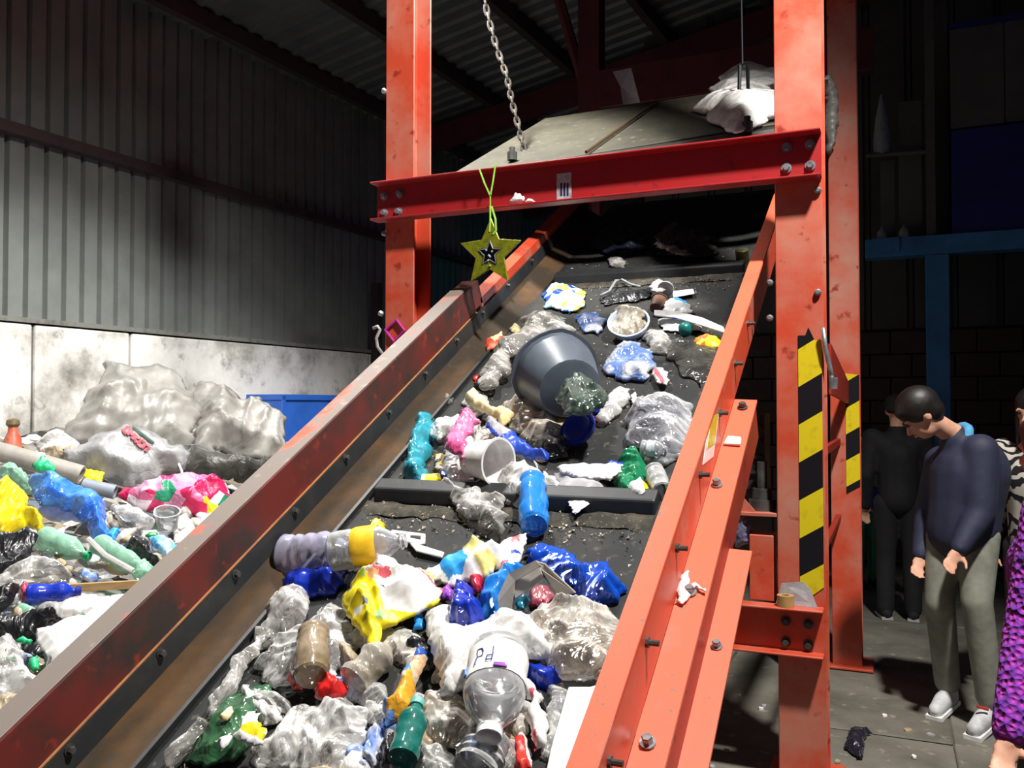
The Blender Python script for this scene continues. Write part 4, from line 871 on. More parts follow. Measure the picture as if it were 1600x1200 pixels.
# crumbs
rng = random.Random(11); b = MB()
for i in range(2600):
    x = rng.uniform(-1.82, -.75); s = rng.choice((rng.uniform(1.7, 5.8), rng.gauss(5.26, .08), rng.gauss(3.03, .07), rng.uniform(3.0, 4.6))); r = rng.choice((.002, .003, .003, .004, .006, .008))
    c = cv(x, s, NB+r*.6); q = [c+np.array([rng.uniform(-1, 1) for _ in range(3)])*r for _ in range(4)]
    b.add(q, [(0, 1, 2), (0, 3, 1), (1, 3, 2), (0, 2, 3)])
b.build('crumbs', worn('crumb_mix', 'c9c3b4', '8a7a5c', 60, .4, .6), label='pale crumbs and grit strewn over the black belt', cat='crumbs', kind='stuff')

# ================================================================ heap of refuse along the left wall
V = []; Fc = []; nxp, nyp = 90, 130
for i in range(nxp+1):
    for j in range(nyp+1):
        Y = .2+j*9.0/nyp; XW = -6.29+(Y-4.64)*.0628; X = XW+i*(-2.2-XW)/nxp
        z = pile_z(X)-.09+.10*(float(fbm(np.array(X*2.2), np.array(Y*2.2), 3))-.5)*2+.05*(float(vnoise(np.array(X*9), np.array(Y*9), 5))-.5)
        z -= max(0, (X+2.6)/.35)*.5
        if Y > 7.2: z -= (Y-7.2)*.55
        V.append((X, Y, max(z, .0)))
Fc = [(i*(nyp+1)+j, (i+1)*(nyp+1)+j, (i+1)*(nyp+1)+j+1, i*(nyp+1)+j+1) for i in range(nxp) for j in range(nyp)]
n1 = len(V)
edge = [i*(nyp+1) for i in range(nxp+1)]+[nxp*(nyp+1)+j for j in range(1, nyp+1)]+[i*(nyp+1)+nyp for i in range(nxp-1, -1, -1)]+[j for j in range(nyp-1, 0, -1)]
V += [(V[e][0], V[e][1], -.005) for e in edge]; m = len(edge)
Fc += [(edge[i], edge[(i+1) % m], n1+(i+1) % m, n1+i) for i in range(m)]+[[n1+i for i in range(m)]]
HEAPM = print_mat('mixed_refuse', ['8f8d88', '4a4844', 'b8b6b2', '2c2b2a', '75716a', 'c9c7c4', '5c6470', '8a7c66'], 11, .7, .6)
mk('refuse_heap', V, Fc, HEAPM, label='heap of compacted mixed refuse piled against the concrete wall', cat='refuse', kind='stuff', smooth=True)
def PF(u, v, tilt=.9): return pile_frame(u, v, tilt)
def PC(name, label, cat, pts, h, mat, tilt=.9, lift=0.0, foot=None, **k):
    """crumpled piece lying on the slope of the heap, leaning back"""
    us = [q[0] for q in pts]; vs_ = [q[1] for q in pts]
    fr_ = PF(*(foot or ((min(us)+max(us))/2, max(vs_))), tilt)
    return crumple(name, label, cat, pts, h, mat, frame=fr_, lift=lift, **k)
SK = dict(f=4, amp=.5)
PC('grey_sack', 'large creased grey woven sack slumped against the concrete wall', 'sack', [(95, 672), (120, 625), (150, 575), (165, 558), (215, 566), (245, 562), (280, 572), (305, 596), (312, 640), (300, 690), (262, 700), (230, 690), (190, 688), (150, 690)], .35, GRYF, tilt=1.3, seed=101, res=.02, **SK)
PC('grey_sack', 'grey sack flap with a folded white hem in front of the large sack', 'sack', [(122, 640), (150, 605), (172, 590), (205, 600), (250, 622), (300, 655), (298, 668), (250, 662), (205, 650), (170, 662), (140, 655)], .2, film('pale_sack', 'b5b3ae', .98, c2='9a9892', rough=.4, bmp=.3), tilt=1.6, lift=.25, seed=102, res=.02, **SK)
PC('silver_tarpaulin', 'crumpled silver tarpaulin beside the blue container', 'tarpaulin', [(298, 605), (318, 586), (340, 592), (375, 612), (420, 618), (445, 640), (450, 680), (440, 705), (400, 706), (360, 700), (330, 690), (312, 700), (302, 660)], .38, SILV, tilt=1.3, seed=103, res=.02, f=5, amp=.8)
PC('dark_tarpaulin', 'dark folded tarpaulin edge under the silver tarpaulin', 'tarpaulin', [(270, 700), (300, 690), (330, 700), (390, 712), (430, 712), (400, 745), (340, 748), (310, 742), (280, 735)], .15, film('dark_tarp', '4a4843', .98, c2='33322f', rough=.5), tilt=1.2, seed=104, res=.02, f=5)
gb = PC('lettered_bag', 'grey plastic bag with faded red lettering', 'bag', [(95, 700), (130, 682), (165, 665), (195, 650), (225, 670), (262, 692), (300, 700), (285, 725), (250, 742), (200, 752), (150, 745), (110, 725)], .18, film('grey_print_bag', 'a3a3a4', .95, c2='8e8e90', rough=.35, bmp=.25), tilt=1.6, seed=105, res=.018, f=3, amp=.25, lift=.12)
def strokes_on(target, name, lines, wd, mat):
    """flat lettering that follows the surface of a bag"""
    me = target.data; off = np.array(target.location)
    bvh = BVHTree.FromPolygons([Vector(v.co)+Vector(off) for v in me.vertices], [list(p_.vertices) for p_ in me.polygons])
    b = MB(); ok = 0
    for (u0, v0, u1, v1) in lines:
        pts = []
        for k in range(7):
            u, v = u0+(u1-u0)*k/6, v0+(v1-v0)*k/6; d = nz(ray(u, v)); h_ = bvh.ray_cast(Vector(CAM), Vector(d))
            if h_[0] is not None: pts.append(np.array(h_[0])-d*.003)
        if len(pts) > 1: b.tube(pts, wd, 5); ok = 1
    if ok: b.build(name, mat, target)
FADE = plain('faded_red_ink', 'b4606a', .7)
def glyphs(org, ex, ey, gl):
    o = []
    for i, g_ in enumerate(gl):
        for (a, b, c, d) in g_:
            f_ = lambda x, y: (org[0]+ex[0]*(i*1.25+x)+ey[0]*y, org[1]+ex[1]*(i*1.25+x)+ey[1]*y)
            p0, p1 = f_(a, b), f_(c, d); o.append((p0[0], p0[1], p1[0], p1[1]))
    return o
GO = [(0, 0, 1, 0), (1, 0, 1, 1), (1, 1, 0, 1), (0, 1, 0, 0)]; GM = [(0, 0, 0, 1), (0, 1, .5, .4), (.5, .4, 1, 1), (1, 1, 1, 0)]; GK = [(0, 0, 0, 1), (0, .5, 1, 1), (0, .5, 1, 0)]; GI = [(0, 0, 0, 1), (0, 1, .8, 1), (.8, 1, .8, 0)]
strokes_on(gb, 'red_lettering', glyphs((192, 673), (6.0, 5.6), (6.5, -6.5), [GO, GM, GK, GO, GI]), .011, FADE)
strokes_on(gb, 'green_stripe', [(203, 664, 240, 692)], .012, plain('faded_green_ink', '5a7468', .7))
PC('white_bag', 'milky white bag with a tan carton edge behind the grey tube', 'bag', [(55, 690), (75, 672), (105, 675), (130, 690), (135, 710), (128, 730), (95, 722), (65, 712)], .15, TANF, zones=[[(55, 690), (75, 670), (110, 674), (134, 692), (130, 708), (90, 708), (62, 700)]], zmats=[CLRW], seed=106, lift=.1)
def PT(name, label, cat, a, b, r, mat, lift=0.0, **k):
    p0, p1 = hit(*a, PILE.o+PN*(r+lift), PN), hit(*b, PILE.o+PN*(r+lift), PN)
    return p0, p1
def tube_open(name, label, cat, p0, p1, r, mat, inner):
    t = p1-p0; L = np.linalg.norm(t); o = thing(name, (p0+p1)/2-np.array([0, 0, r]), label, cat)
    MB().lathe(p0, t, [(0, r*.8), (0, r), (L, r), (L, r*.74), (L*.3, r*.74), (L*.3, .001)], 20).build('tube_wall', mat, o, smooth='auto'); return o
fT = PF(70, 745, .9)
tube_open('cardboard_tube', 'long thick grey cardboard tube lying on the heap', 'tube', fT.at(-20, 700, .12), fT.at(128, 742, .12), .058, PIPE, None)
fT = PF(170, 785, .9)
tube_open('pipe', 'grey plastic pipe stub with its dark mouth showing', 'pipe', fT.at(130, 758, .08), fT.at(180, 769, .08), .042, worn('blue_grey_pipe', '7f8894', '9a968e', 8), None)
PC('carton_piece', 'green and white carton standing by the grey tube', 'carton', [(52, 712), (56, 704), (72, 705), (74, 716), (90, 726), (88, 736), (52, 732)], .08, GCAP, zones=[[(50, 700), (76, 700), (74, 714), (52, 716)]], zmats=[WHITEPL], res=.01, seed=107, lift=.22)
PC('yellow_card', 'yellow card scrap behind the blue film', 'card', [(129, 730), (163, 736), (160, 752), (132, 748)], .03, YEL, seed=108, lift=.1, amp=.1)
PC('blue_film', 'big crinkled bright blue film sheet', 'film', [(45, 738), (90, 736), (112, 752), (150, 765), (165, 785), (175, 820), (165, 846), (140, 838), (132, 812), (95, 790), (60, 780), (48, 762)], .12, BLUEF, seed=109, f=8, amp=.6, lift=.02)
PC('yellow_bag', 'crumpled yellow plastic bag at the foot of the wall heap', 'bag', [(-20, 750), (5, 738), (35, 760), (55, 790), (68, 815), (60, 825), (45, 808), (25, 822), (10, 838), (-20, 840)], .14, YELF, seed=110, f=7, lift=.06)
PC('foam_plate', 'oval white foam plate on the heap', 'plate', ell(100, 801, 40, 14, 6, 22, .02), .03, WHITEPL, seed=111, amp=.02, lift=.1, res=.012)
PC('printed_bag', 'magenta and yellow printed bag with flower pictures', 'bag', [(188, 758), (205, 748), (250, 746), (300, 742), (340, 745), (360, 758), (364, 775), (345, 798), (310, 798), (270, 790), (225, 785), (200, 778)], .16, MAG, zones=[[[(352, 750), (368, 760), (366, 778), (356, 770)]], [[(205, 752), (250, 752), (255, 775), (215, 778)]]], zmats=[WHITEPL, film('pale_pink_film', 'dfc3d4', .95, c2='c98fb0')], seed=112, f=6, amp=.4, lift=.04)
PC('white_jug', 'milky rounded plastic container with looped rim', 'container', [(208, 745), (220, 724), (245, 712), (268, 714), (282, 728), (286, 750), (250, 752)], .16, film('milky_tub', 'd6d4d0', .85, c2='bfbcb6'), seed=113, amp=.1, lift=.08)
fJ = PF(250, 752, .9)
MB().tube([fJ.at(*q, .25) for q in ((252, 714), (266, 712), (278, 722), (284, 736), (285, 748))], .008, 6).build('wire_loop', WHITEPL, label='white plastic handle loop around the milky container', cat='handle', smooth=True)
bottle('clear dented bottle below the grey pipe', (232, 822), (176, 792), .055, PET, frame=PF(205, 828, .5), kind='soda', seed=21, dent=.2)
cup('clear_cup', 'crumpled clear plastic cup under the magenta bag', 'cup', PF(268, 828, .6).at(262, 825, .03), nz((.2, -.3, .8)), .05, .065, .1, PET, dent=.15, seed=6)
bottle('pale green bottle lying on the heap', (62, 838), (138, 870), .055, PETLG, frame=PF(100, 872, .6), kind='soda', seed=22, cap=GCAP, dent=.15)
bottle('clear bottle with a white stick beside it', (150, 848), (232, 896), .05, PETLG, frame=PF(190, 900, .6), kind='water', seed=23, dent=.2)
fS = PF(170, 895, .6)
MB().tube([fS.at(138, 842, .12), fS.at(165, 868, .12), fS.at(208, 892, .10)], .012, 6).build('plastic_stick', plain('off_white_plastic', 'd9d4cc', .5), label='off-white plastic stick across the clear bottle', cat='stick')
PC('magazine', 'blue and white printed magazine page beside the rail', 'magazine', [(232, 838), (255, 832), (275, 848), (290, 858), (280, 872), (255, 872), (240, 858)], .05, MAGZ, seed=114, lift=.04)
PC('white_sheet', 'white plastic plate half hidden behind the conveyor rail', 'plate', [(303, 828), (315, 808), (345, 792), (352, 800), (325, 826)], .04, WHITEPL, seed=115, lift=.06, amp=.05)
PC('clear_film', 'milky film heap below the white plate', 'film', [(270, 830), (300, 815), (310, 830), (300, 850), (285, 862), (270, 848)], .06, CLRW, seed=116)
PC('black_bag', 'shiny black bag between bottle and magazine page', 'bag', [(190, 850), (210, 830), (228, 840), (240, 862), (262, 885), (245, 895), (220, 880), (200, 868)], .1, BLKF, seed=117, f=7)
PC('black_bag', 'large black bag underneath the yellow bag', 'bag', [(-20, 830), (15, 832), (45, 812), (60, 830), (50, 870), (20, 900), (-20, 905)], .12, BLKF, seed=118, f=6)
PC('black_bag', 'black bag with folded rim below the blue detergent bottle', 'bag', [(-20, 955), (20, 962), (55, 950), (85, 955), (112, 966), (85, 980), (58, 985), (55, 1008), (25, 995), (-20, 985)], .09, BLKF, seed=119, f=7, lift=.05)
PC('black_bag', 'flat black film left of the blue detergent bottle', 'bag', [(-20, 925), (10, 908), (32, 912), (25, 935), (-5, 960), (-20, 960)], .06, BLKF, seed=120)
PC('clear_bag', 'grey clear bag above the blue detergent bottle', 'bag', [(-20, 905), (20, 880), (45, 865), (75, 868), (110, 885), (112, 900), (70, 912), (20, 920), (-20, 925)], .09, CLRG, seed=121, f=7, lift=.03)
bottle('blue detergent bottle with a wooden stick at its neck', (40, 930), (124, 924), .042, PETDB, frame=PF(85, 945, .6), kind='deter', cap=DKBL, seed=24, dent=.1, lift=.05)
PC('red_scrap', 'red and white scrap at the base of the blue detergent bottle', 'scrap', ell(38, 925, 8, 13, 10), .05, film('rose_film', 'd8466a', .95), seed=122, lift=.06)
MB().box((PF(170, 925, .6).at(122, 918, .1)+PF(170, 925, .6).at(228, 912, .1))/2, nz(PF(170, 925, .6).at(228, 912, .1)-PF(170, 925, .6).at(122, 918, .1)), nz(np.cross(nz(PF(170, 925, .6).at(228, 912, .1)-PF(170, 925, .6).at(122, 918, .1)), (0, 0, 1))), (0, 0, 1), .16, .012, .016).build('wooden_stick', WOOD, label='flat brown wooden stick lying by the blue detergent bottle', cat='stick')
PC('paper_sheet', 'crumpled whitish paper beneath the wooden stick', 'paper', [(20, 948), (60, 935), (110, 925), (160, 930), (200, 925), (190, 950), (150, 962), (110, 962), (70, 950)], .06, WFOAM, seed=123, f=5, lift=.01)
PC('paper_sheet', 'big bright white paper sheet beside the conveyor rail', 'paper', [(58, 985), (90, 972), (130, 958), (190, 945), (185, 975), (140, 1020), (95, 1065), (70, 1080), (75, 1040), (62, 1010)], .05, WHITEP, seed=124, f=4, amp=.15, lift=.03)
PC('clear_bag', 'clear plastic bag in the near corner of the heap', 'bag', [(-20, 1000), (10, 985), (35, 1010), (50, 1040), (65, 1065), (40, 1085), (10, 1095), (-20, 1100)], .1, CLR, seed=125, f=8, lift=.03)
PC('teal_scrap', 'flat teal plastic piece beside the black bag', 'scrap', [(20, 1002), (35, 993), (52, 1000), (48, 1008)], .02, GCAP, seed=126, lift=.12)
PC('teal_scrap', 'teal plastic corner next to the grey strip', 'scrap', [(42, 1035), (58, 1020), (62, 1045), (50, 1050)], .02, GCAP, seed=127, lift=.1)
PC('grey_strip', 'short dark grey rubber strip on the white paper', 'strip', [(70, 1018), (82, 1024), (74, 1058), (64, 1054)], .02, plain('grey_rubber', '4a4a4e', .5), seed=128, lift=.1, amp=.05)
PC('tan_bag', 'tan translucent bag beside the lower end of the rail', 'bag', [(-20, 1095), (15, 1078), (45, 1085), (30, 1110), (0, 1140), (-20, 1145)], .08, TANF, seed=129)
PC('teal_bag', 'pale turquoise bag behind the yellow bag', 'bag', [(-10, 735), (15, 722), (30, 728), (48, 745), (50, 768), (30, 760), (5, 745)], .1, PETLG, seed=130, lift=.08)
PC('blue_scrap', 'small blue scrap below the big blue film', 'scrap', [(163, 838), (178, 822), (188, 830), (178, 845)], .04, BBLU, seed=131, lift=.08)
PC('film_scrap', 'greenish clear bag beside the rail', 'film', [(200, 880), (225, 870), (240, 885), (235, 905), (210, 905)], .05, PETLG, seed=132, lift=.04)
PC('green_scrap', 'bright green lid scrap near the magazine page', 'scrap', ell(238, 836, 11, 5), .02, plain('leaf_green', '1f8a4a', .4), seed=133, lift=.12)
PC('blue_scrap', 'blue and teal crushed cans under the dark tarpaulin', 'scrap', ell(340, 728, 22, 8), .1, print_mat('teal_blue_mix', ['5a7a80', '33508a', '8a8a86', '2c3440'], 12), seed=134, lift=.12)
hp = onY(20, 672, 4.3); vq = thing('hydrant_stub', hit(20, 690, PILE.o, PN), 'small red valve stub with a dark knob by the concrete wall', 'valve')
q0 = hit(20, 690, PILE.o, PN); MB().lathe(q0-np.array([0, 0, .1]), (0, 0, 1), [(0, .06), (.12, .055), (.16, .035), (.2, .03)], 14).build('valve_body', REDP, vq, smooth='auto')
MB().lathe(q0+np.array([0, 0, .1]), (0, 0, 1), [(0, .03), (.02, .045), (.05, .04), (.06, .02)], 12).build('knob', worn('dark_brass', '6a5a3a', '3a3428', 20), vq, smooth='auto')
# small loose scraps scattered over the heap
rng = random.Random(5); pool = [CLR, CLRW, CLRG, WFOAM, BLKF, GRYF, TANF, BLUEW, CLRB, CARDB, SILV, PETLG, CARDG]
names = ['small clear film scrap', 'small milky film scrap', 'small dirty grey film scrap', 'small soft white film scrap', 'small black film scrap', 'small dull grey sack scrap', 'small tan film scrap', 'small blue-white film scrap', 'small brownish film scrap', 'small brown cardboard scrap', 'small silver foil scrap', 'small pale green plastic scrap', 'small grey cardboard scrap']
for i in range(70):
    u = rng.uniform(-10, 330); vlo = 745 if u < 250 else 770
    vmax = min(1120, 1120-u*.99); v = rng.uniform(vlo, max(vmax, vlo+10))
    sc = .45+(v-700)/400; rx = rng.uniform(10, 22)*sc+4
    PC('loose_scrap', names[i % len(pool)]+' wedged between larger pieces of the heap', 'scrap', ell(u, v, rx, rx*rng.uniform(.4, .7), rng.uniform(-40, 40), 9, .25, i), rng.uniform(.03, .07), pool[i % len(pool)], seed=300+i, lift=-.02, tilt=.5, group=names[i % len(pool)]+'s in the heap', res=.02)
# blue container by the wall
bx = thing('blue_container', wl(4.0, .15, .45), 'blue steel container standing by the concrete wall', 'container')
BLU = worn('blue_paint', '2a5bb4', '23509f', 4, .4, .7, .45)
fq = hit(443, 640, wl(0, 0, .7), NW); fa = (fq-PW)@DW+.62
fc = MB(); c0 = wl(fa, .95, .45)
fc.box(c0, DW, NW, (0, 0, 1), .62, .22, .80); bevel(fc.build('container_body', BLU, bx), .01, 2)
fc = MB()
for dz, hh in ((.78, .03),): fc.box(c0+np.array([0, 0, dz]), DW, NW, (0, 0, 1), .64, .24, hh)
bevel(fc.build('rim', BLU, bx), .006, 2)
for s_ in (-1, 1): bevel(MB().box(c0+DW*s_*.6, DW, NW, (0, 0, 1), .03, .24, .8).build('corner_post', BLU, bx), .005, 1)

# ================================================================ small things on and around the frame
# star ornament with a ribbon, hung on the crossbeam
YS = YF-.10
def star(c, R, r, rot=0.0):
    return [(c[0]+(R if k % 2 == 0 else r)*math.sin(rot+k*math.pi/5), c[1]+(R if k % 2 == 0 else r)*math.cos(rot+k*math.pi/5)) for k in range(10)]
sc = onY(766, 395, YS); k_ = 1/F*np.dot(sc-CAM, fw)
so = thing('star_ornament', (sc[0], YS, sc[2]-.13), 'glittery green-gold star ornament hanging from the crossbeam on a lime ribbon', 'ornament')
Ro = 51*k_*1.08
out = star((sc[0], sc[2]), Ro, Ro*.47, .03); inn = star((sc[0], sc[2]-.004), Ro*.40, Ro*.19, .03)
V = []; Fc = []
for y in (YS-.006, YS+.006): V += [(x, y, z) for x, z in out]+[(x, y, z) for x, z in inn]
for i in range(10):
    j = (i+1) % 10
    Fc += [(i, j, 10+j, 10+i), (20+i, 30+i, 30+j, 20+j), (i, 20+i, 20+j, j), (10+i, 10+j, 30+j, 30+i)]
bevel(mk('star_plate', V, Fc, worn('gold_green_glitter', '8a8a1e', '6a7418', 40, .45, .6, .35, metal=.3, c3='b0a83a'), so), .002, 1)
b = MB(); im = star((sc[0], sc[2]-.004), Ro*.36, Ro*.17, .03)
b.tube([(x, YS-.008, z) for x, z in im]+[(im[0][0], YS-.008, im[0][1])], .0035, 6).build('inner_star', plain('silver_trim', 'b8bcc0', .25, .9), so)
rr_ = random.Random(2)
for (du, dv) in ((-6, -4), (-2, 4), (0, 20), (3, -2), (0, 6), (-3, 12)):
    q = onY(766+du, 395+dv, YS-.008); b = MB(); b.lathe(q, (0, -1, 0), [(0, .005), (.003, .006), (.007, .003), (.008, .0005)], 8); b.build('bead', plain('clear_bead', 'dfe3e6', .1, .6), so)
rb = MB(); Yb = YF-.088
def ribbon(pts, wd):
    V = []; 
    for i, (u, v, y) in enumerate(pts):
        p = onY(u, v, y); V += [p+np.array([-wd, 0, 0]), p+np.array([wd, 0, 0]), p+np.array([wd, .0015, 0]), p+np.array([-wd, .0015, 0])]
    n = len(pts); Fc = [[0, 1, 2, 3], [4*n-4, 4*n-3, 4*n-2, 4*n-1][::-1]]
    for i in range(n-1):
        for k in range(4): Fc.append((4*i+k, 4*i+(k+1) % 4, 4*i+4+(k+1) % 4, 4*i+4+k))
    return V, Fc
for pts, wd in (([(749, 264, Yb-.004), (757, 286, YS), (766, 306, YS)], .0045), ([(774, 258, Yb-.004), (770, 285, YS), (766, 306, YS)], .004), ([(766, 304, YS), (766, 325, YS)], .003), ([(766, 322, YS), (766, 345, YS-.008), (765, 362, YS-.009)], .004), ([(768, 322, YS), (774, 342, YS-.008), (775, 360, YS-.009), (770, 366, YS-.009)], .005), ([(770, 262, Yb-.006), (780, 255, Yb-.006)], .004)):
    V, Fc = ribbon(pts, wd); mk('ribbon', V, Fc, LIME, so)
# chain and turnbuckle that carry the cover
ch = thing('chain', P(822, 250, 5.43), 'dusty steel chain hanging from the roof to the cover plate', 'chain')
pc = [P(752, -30, 5.57), P(762, 25, 5.57), P(776, 75, 5.55), P(792, 120, 5.51), P(800, 160, 5.49), P(812, 205, 5.46), P(821, 248, 5.43)]
tt = np.linspace(0, 1, 26)*(len(pc)-1)
CHM = worn('dusty_chain', '4c443c', '2e2a26', 12, .4, .65, .7)
pts = []
for t in tt:
    i = min(int(t), len(pc)-2); f_ = t-i; pts.append(pc[i]*(1-f_)+pc[i+1]*f_)
pts += []
for i in range(len(pts)-1):
    a, b_ = pts[i], pts[i+1]; d = nz(b_-a); L = np.linalg.norm(b_-a)*.72; sd = nz(np.cross(d, fw)) if i % 2 else nz(np.cross(d, rt))
    c = (a+b_)/2; lp = [c+d*L*math.cos(k*math.pi/5)+sd*.014*math.sin(k*math.pi/5) for k in range(10)]; lp.append(lp[0])
    MB().tube(lp, .0085, 6, cap=False).build('link', CHM, ch)
tq = thing('turnbuckle', P(1166, 200, 5.01), 'dark steel turnbuckle carrying the cover beside the right post', 'turnbuckle')
DKM = plain('blackened_steel', '1c2024', .4, .6)
MB().tube([P(1158, -20, 5.12), P(1160, 105, 5.06)], .006, 6).build('upper_rod', DKM, tq)
lp = [P(1156, 102, 5.06), P(1155, 145, 5.03), P(1162, 158, 5.02), P(1169, 145, 5.02), P(1168, 102, 5.05), P(1156, 102, 5.06)]
MB().tube(lp, .012, 6).build('open_body', DKM, tq)
MB().tube([P(1163, 152, 5.02), P(1164, 175, 5.01), P(1166, 202, 5.00)], .019, 8).build('lower_rod', DKM, tq)
MB().lathe(P(1167, 200, 5.00)-np.array([0, 0, .03]), (0, 0, 1), [(0, .02), (.04, .02)], 10).build('clevis', DKM, tq)
# white bag and paper on the cover
FH = Frame(hc(0, 5.5, .535), AX, S, N)
crumple('white_bag', 'puffy white plastic bag resting on the cover behind the turnbuckle', 'bag', [(1101, 158), (1106, 135), (1125, 115), (1155, 100), (1195, 97), (1222, 104), (1226, 150), (1205, 165), (1175, 172), (1150, 192), (1128, 188), (1118, 168)], .16, WFOAM, frame=FH, seed=211, f=3, amp=.12)
crumple('sack_end', 'pale grey sack hanging behind the right post', 'sack', [(1290, 120), (1300, 115), (1308, 150), (1306, 200), (1298, 245), (1290, 240)], .06, GRYF, frame=Frame(P(1298, 180, 5.5), rt, up, -fw), seed=202)
pp = [P(958, 112, 6.55), P(986, 106, 6.55), P(992, 130, 6.55), P(1000, 160, 6.49), P(974, 163, 6.49), P(970, 135, 6.55)]
mk('paper_strip', pp+[q+fw*.006 for q in pp], [range(6), list(range(6, 12))[::-1]]+[(i, i+6, (i+1) % 6+6, (i+1) % 6) for i in range(6)], GREYP, label='curled grey paper strip standing at the top edge of the cover', cat='paper')
# litter lying in the crossbeam channel
FB = Frame((0, YF-.05, 2.644), AX, (0, -1, 0), (0, 0, 1))
for nm, lb_, pts_, h_, sd_ in (('paper_scrap', 'folded white paper scrap in the crossbeam channel', [(793, 318), (806, 300), (819, 308), (818, 314), (808, 320)], .03, 203), ('paper_scrap', 'tiny white paper scrap beside the folded one on the crossbeam', [(819, 316), (826, 309), (836, 314), (830, 317)], .015, 204)):
    crumple(nm, lb_, 'paper', pts_, h_, WHITEP, frame=Frame(onY(805, 318, YF-.05), AX, (0, 0, 1), (0, -1, 0)), seed=sd_)
# right side: roll of tape and paper on the lower crossbeam
tz = .7795; q = onZ(1229, 945, tz)
q = np.array([-.43, YF-.048, tz]); MB().lathe(q, (0, 0, 1), [(0, .016), (0, .036), (.048, .036), (.048, .016), (0, .016)], 20, capends=False).build('tape_roll', plain('kraft_tape', 'b08a54', .5), label='roll of brown tape on the lower crossbeam', cat='tape roll', smooth='auto')
V = [(-.475, YF-.006, tz), (-.30, YF-.03, tz), (-.33, YF-.012, tz+.075), (-.36, YF-.008, tz+.105), (-.45, YF-.006, tz+.09)]
mk('paper_sheet', V+[(x, y-.003, z) for x, y, z in V], [range(5), list(range(5, 10))[::-1]]+[(i, i+5, (i+1) % 5+5, (i+1) % 5) for i in range(5)], GREYP, label='grey paper leaning on the post behind the tape roll', cat='paper')
# drive motor behind the stub column
mo = thing('drive_motor', (-.60, YF+.2, 1.172), 'dark grey drive motor on the bearing shelf beside the right post', 'motor')
MB().lathe((-.545, YF+.1, 1.172), (0, 0, 1), [(0, .06), (.05, .06), (.05, .045), (.10, .042), (.10, .022), (.22, .022), (.22, .001)], 16).build('bearing_stud', STEEL, mo, smooth='auto')
MB().box((-.66, YF+.25, 1.42), AX, (0, 1, 0), (0, 0, 1), .12, .09, .19).build('motor_housing', worn('dark_housing', '2e2a2c', '3c3836', 8), mo)
for k in range(5): MB().box((-.66, YF+.155, 1.27+k*.07), AX, (0, 1, 0), (0, 0, 1), .11, .008, .008).build('cooling_fin', worn('dark_housing', '2e2a2c'), mo)
crumple('film_scrap', 'bluish film scrap caught below the bearing shelf', 'film', [(1148, 812), (1165, 806), (1172, 820), (1168, 850), (1150, 856), (1146, 835)], .05, film('lilac_film', '8a8ab0', .7), frame=Frame((-.68, YF+.06, .95), AX, (0, 0, 1), (0, -1, 0)), seed=205)
crumple('film_scrap', 'white torn label stuck on the lower flange of the right rail', 'film', [(1055, 940), (1060, 915), (1070, 890), (1076, 893), (1074, 912), (1084, 908), (1105, 918), (1104, 922), (1086, 918), (1078, 935), (1068, 944)], .02, WHITEPL, frame=Frame(cv(0, 0, NB+.002), AX, S, N), seed=206)
slab_px('paper_scrap', 'curled beige paper lip on the lower flange of the right rail', 'paper', [(1130, 692), (1137, 680), (1158, 682), (1157, 693)], .012, WHITEP, frame=Frame(cv(0, 0, NB), AX, S, N))
# cable hook and magenta frame by the left post
fl_ = [onY(u, v, YF-.03) for u, v in ((583, 513), (590, 510), (594, 515), (588, 528), (590, 542), (600, 556))]
MB().tube(fl_, .009, 8).build('cable_end', plain('grey_cable', '9a9a94', .5), label='grey cable end hooked on the left post', cat='cable', smooth=True)
fm = [onY(u, v, YF-.012) for u, v in ((602, 516), (620, 500), (632, 516), (616, 534), (602, 516))]
MB().tube(fm, .008, 8).build('magenta_frame', plain('magenta_plastic', 'c02a9a', .4), label='magenta plastic frame hooked on the left post', cat='frame')
hk = [P(1286, 512, 3.72), P(1290, 545, 3.72), P(1297, 575, 3.72), P(1302, 597, 3.72)]
ho = thing('grab_handle', hk[-1], 'grey steel lever hanging at the side of the right post', 'lever')
MB().tube(hk, .010, 8).build('lever_rod', BOLT, ho, smooth=True); MB().lathe(hk[-1]-np.array([0, 0, .03]), (0, 0, 1), [(0, .018), (.05, .02)], 10).build('knob', BOLT, ho, smooth='auto')
# black film on the floor, litter on the floor
FF = Frame((0, 0, 0), AX, (0, 1, 0), (0, 0, 1))
crumple('black_film', 'curled black plastic film on the concrete floor', 'film', [(1323, 1145), (1330, 1138), (1345, 1143), (1355, 1138), (1364, 1144), (1352, 1152), (1350, 1178), (1340, 1180), (1326, 1165)], .06, film('floor_black_film', '1c1c2c', .98, rough=.3), frame=FF, seed=207, f=12)
rng = random.Random(21)
for i in range(26):
    X, Y = rng.uniform(-.9, .5), rng.uniform(3.3, 5.6); r = rng.uniform(.008, .022)
    pl = [(X+r*math.cos(a)*rng.uniform(.6, 1.2), Y+r*math.sin(a)*rng.uniform(.6, 1.2)) for a in np.linspace(0, 2*math.pi, 7)[:-1]]
    V = [(x, y, .004+r*.3*rng.random()) for x, y in pl]+[(x, y, -.003) for x, y in pl]
    pal = i % 3; mk('paper_chip', V, [range(6), list(range(6, 12))[::-1]]+[(k, k+6, (k+1) % 6+6, (k+1) % 6) for k in range(6)], (WHITEP, CARDB, GREYP)[pal], label=('white paper chip', 'brown card chip', 'grey paper chip')[pal]+' lying on the concrete floor near the right post', cat='scrap', group=('white', 'brown', 'grey')[pal]+' chips on the floor')

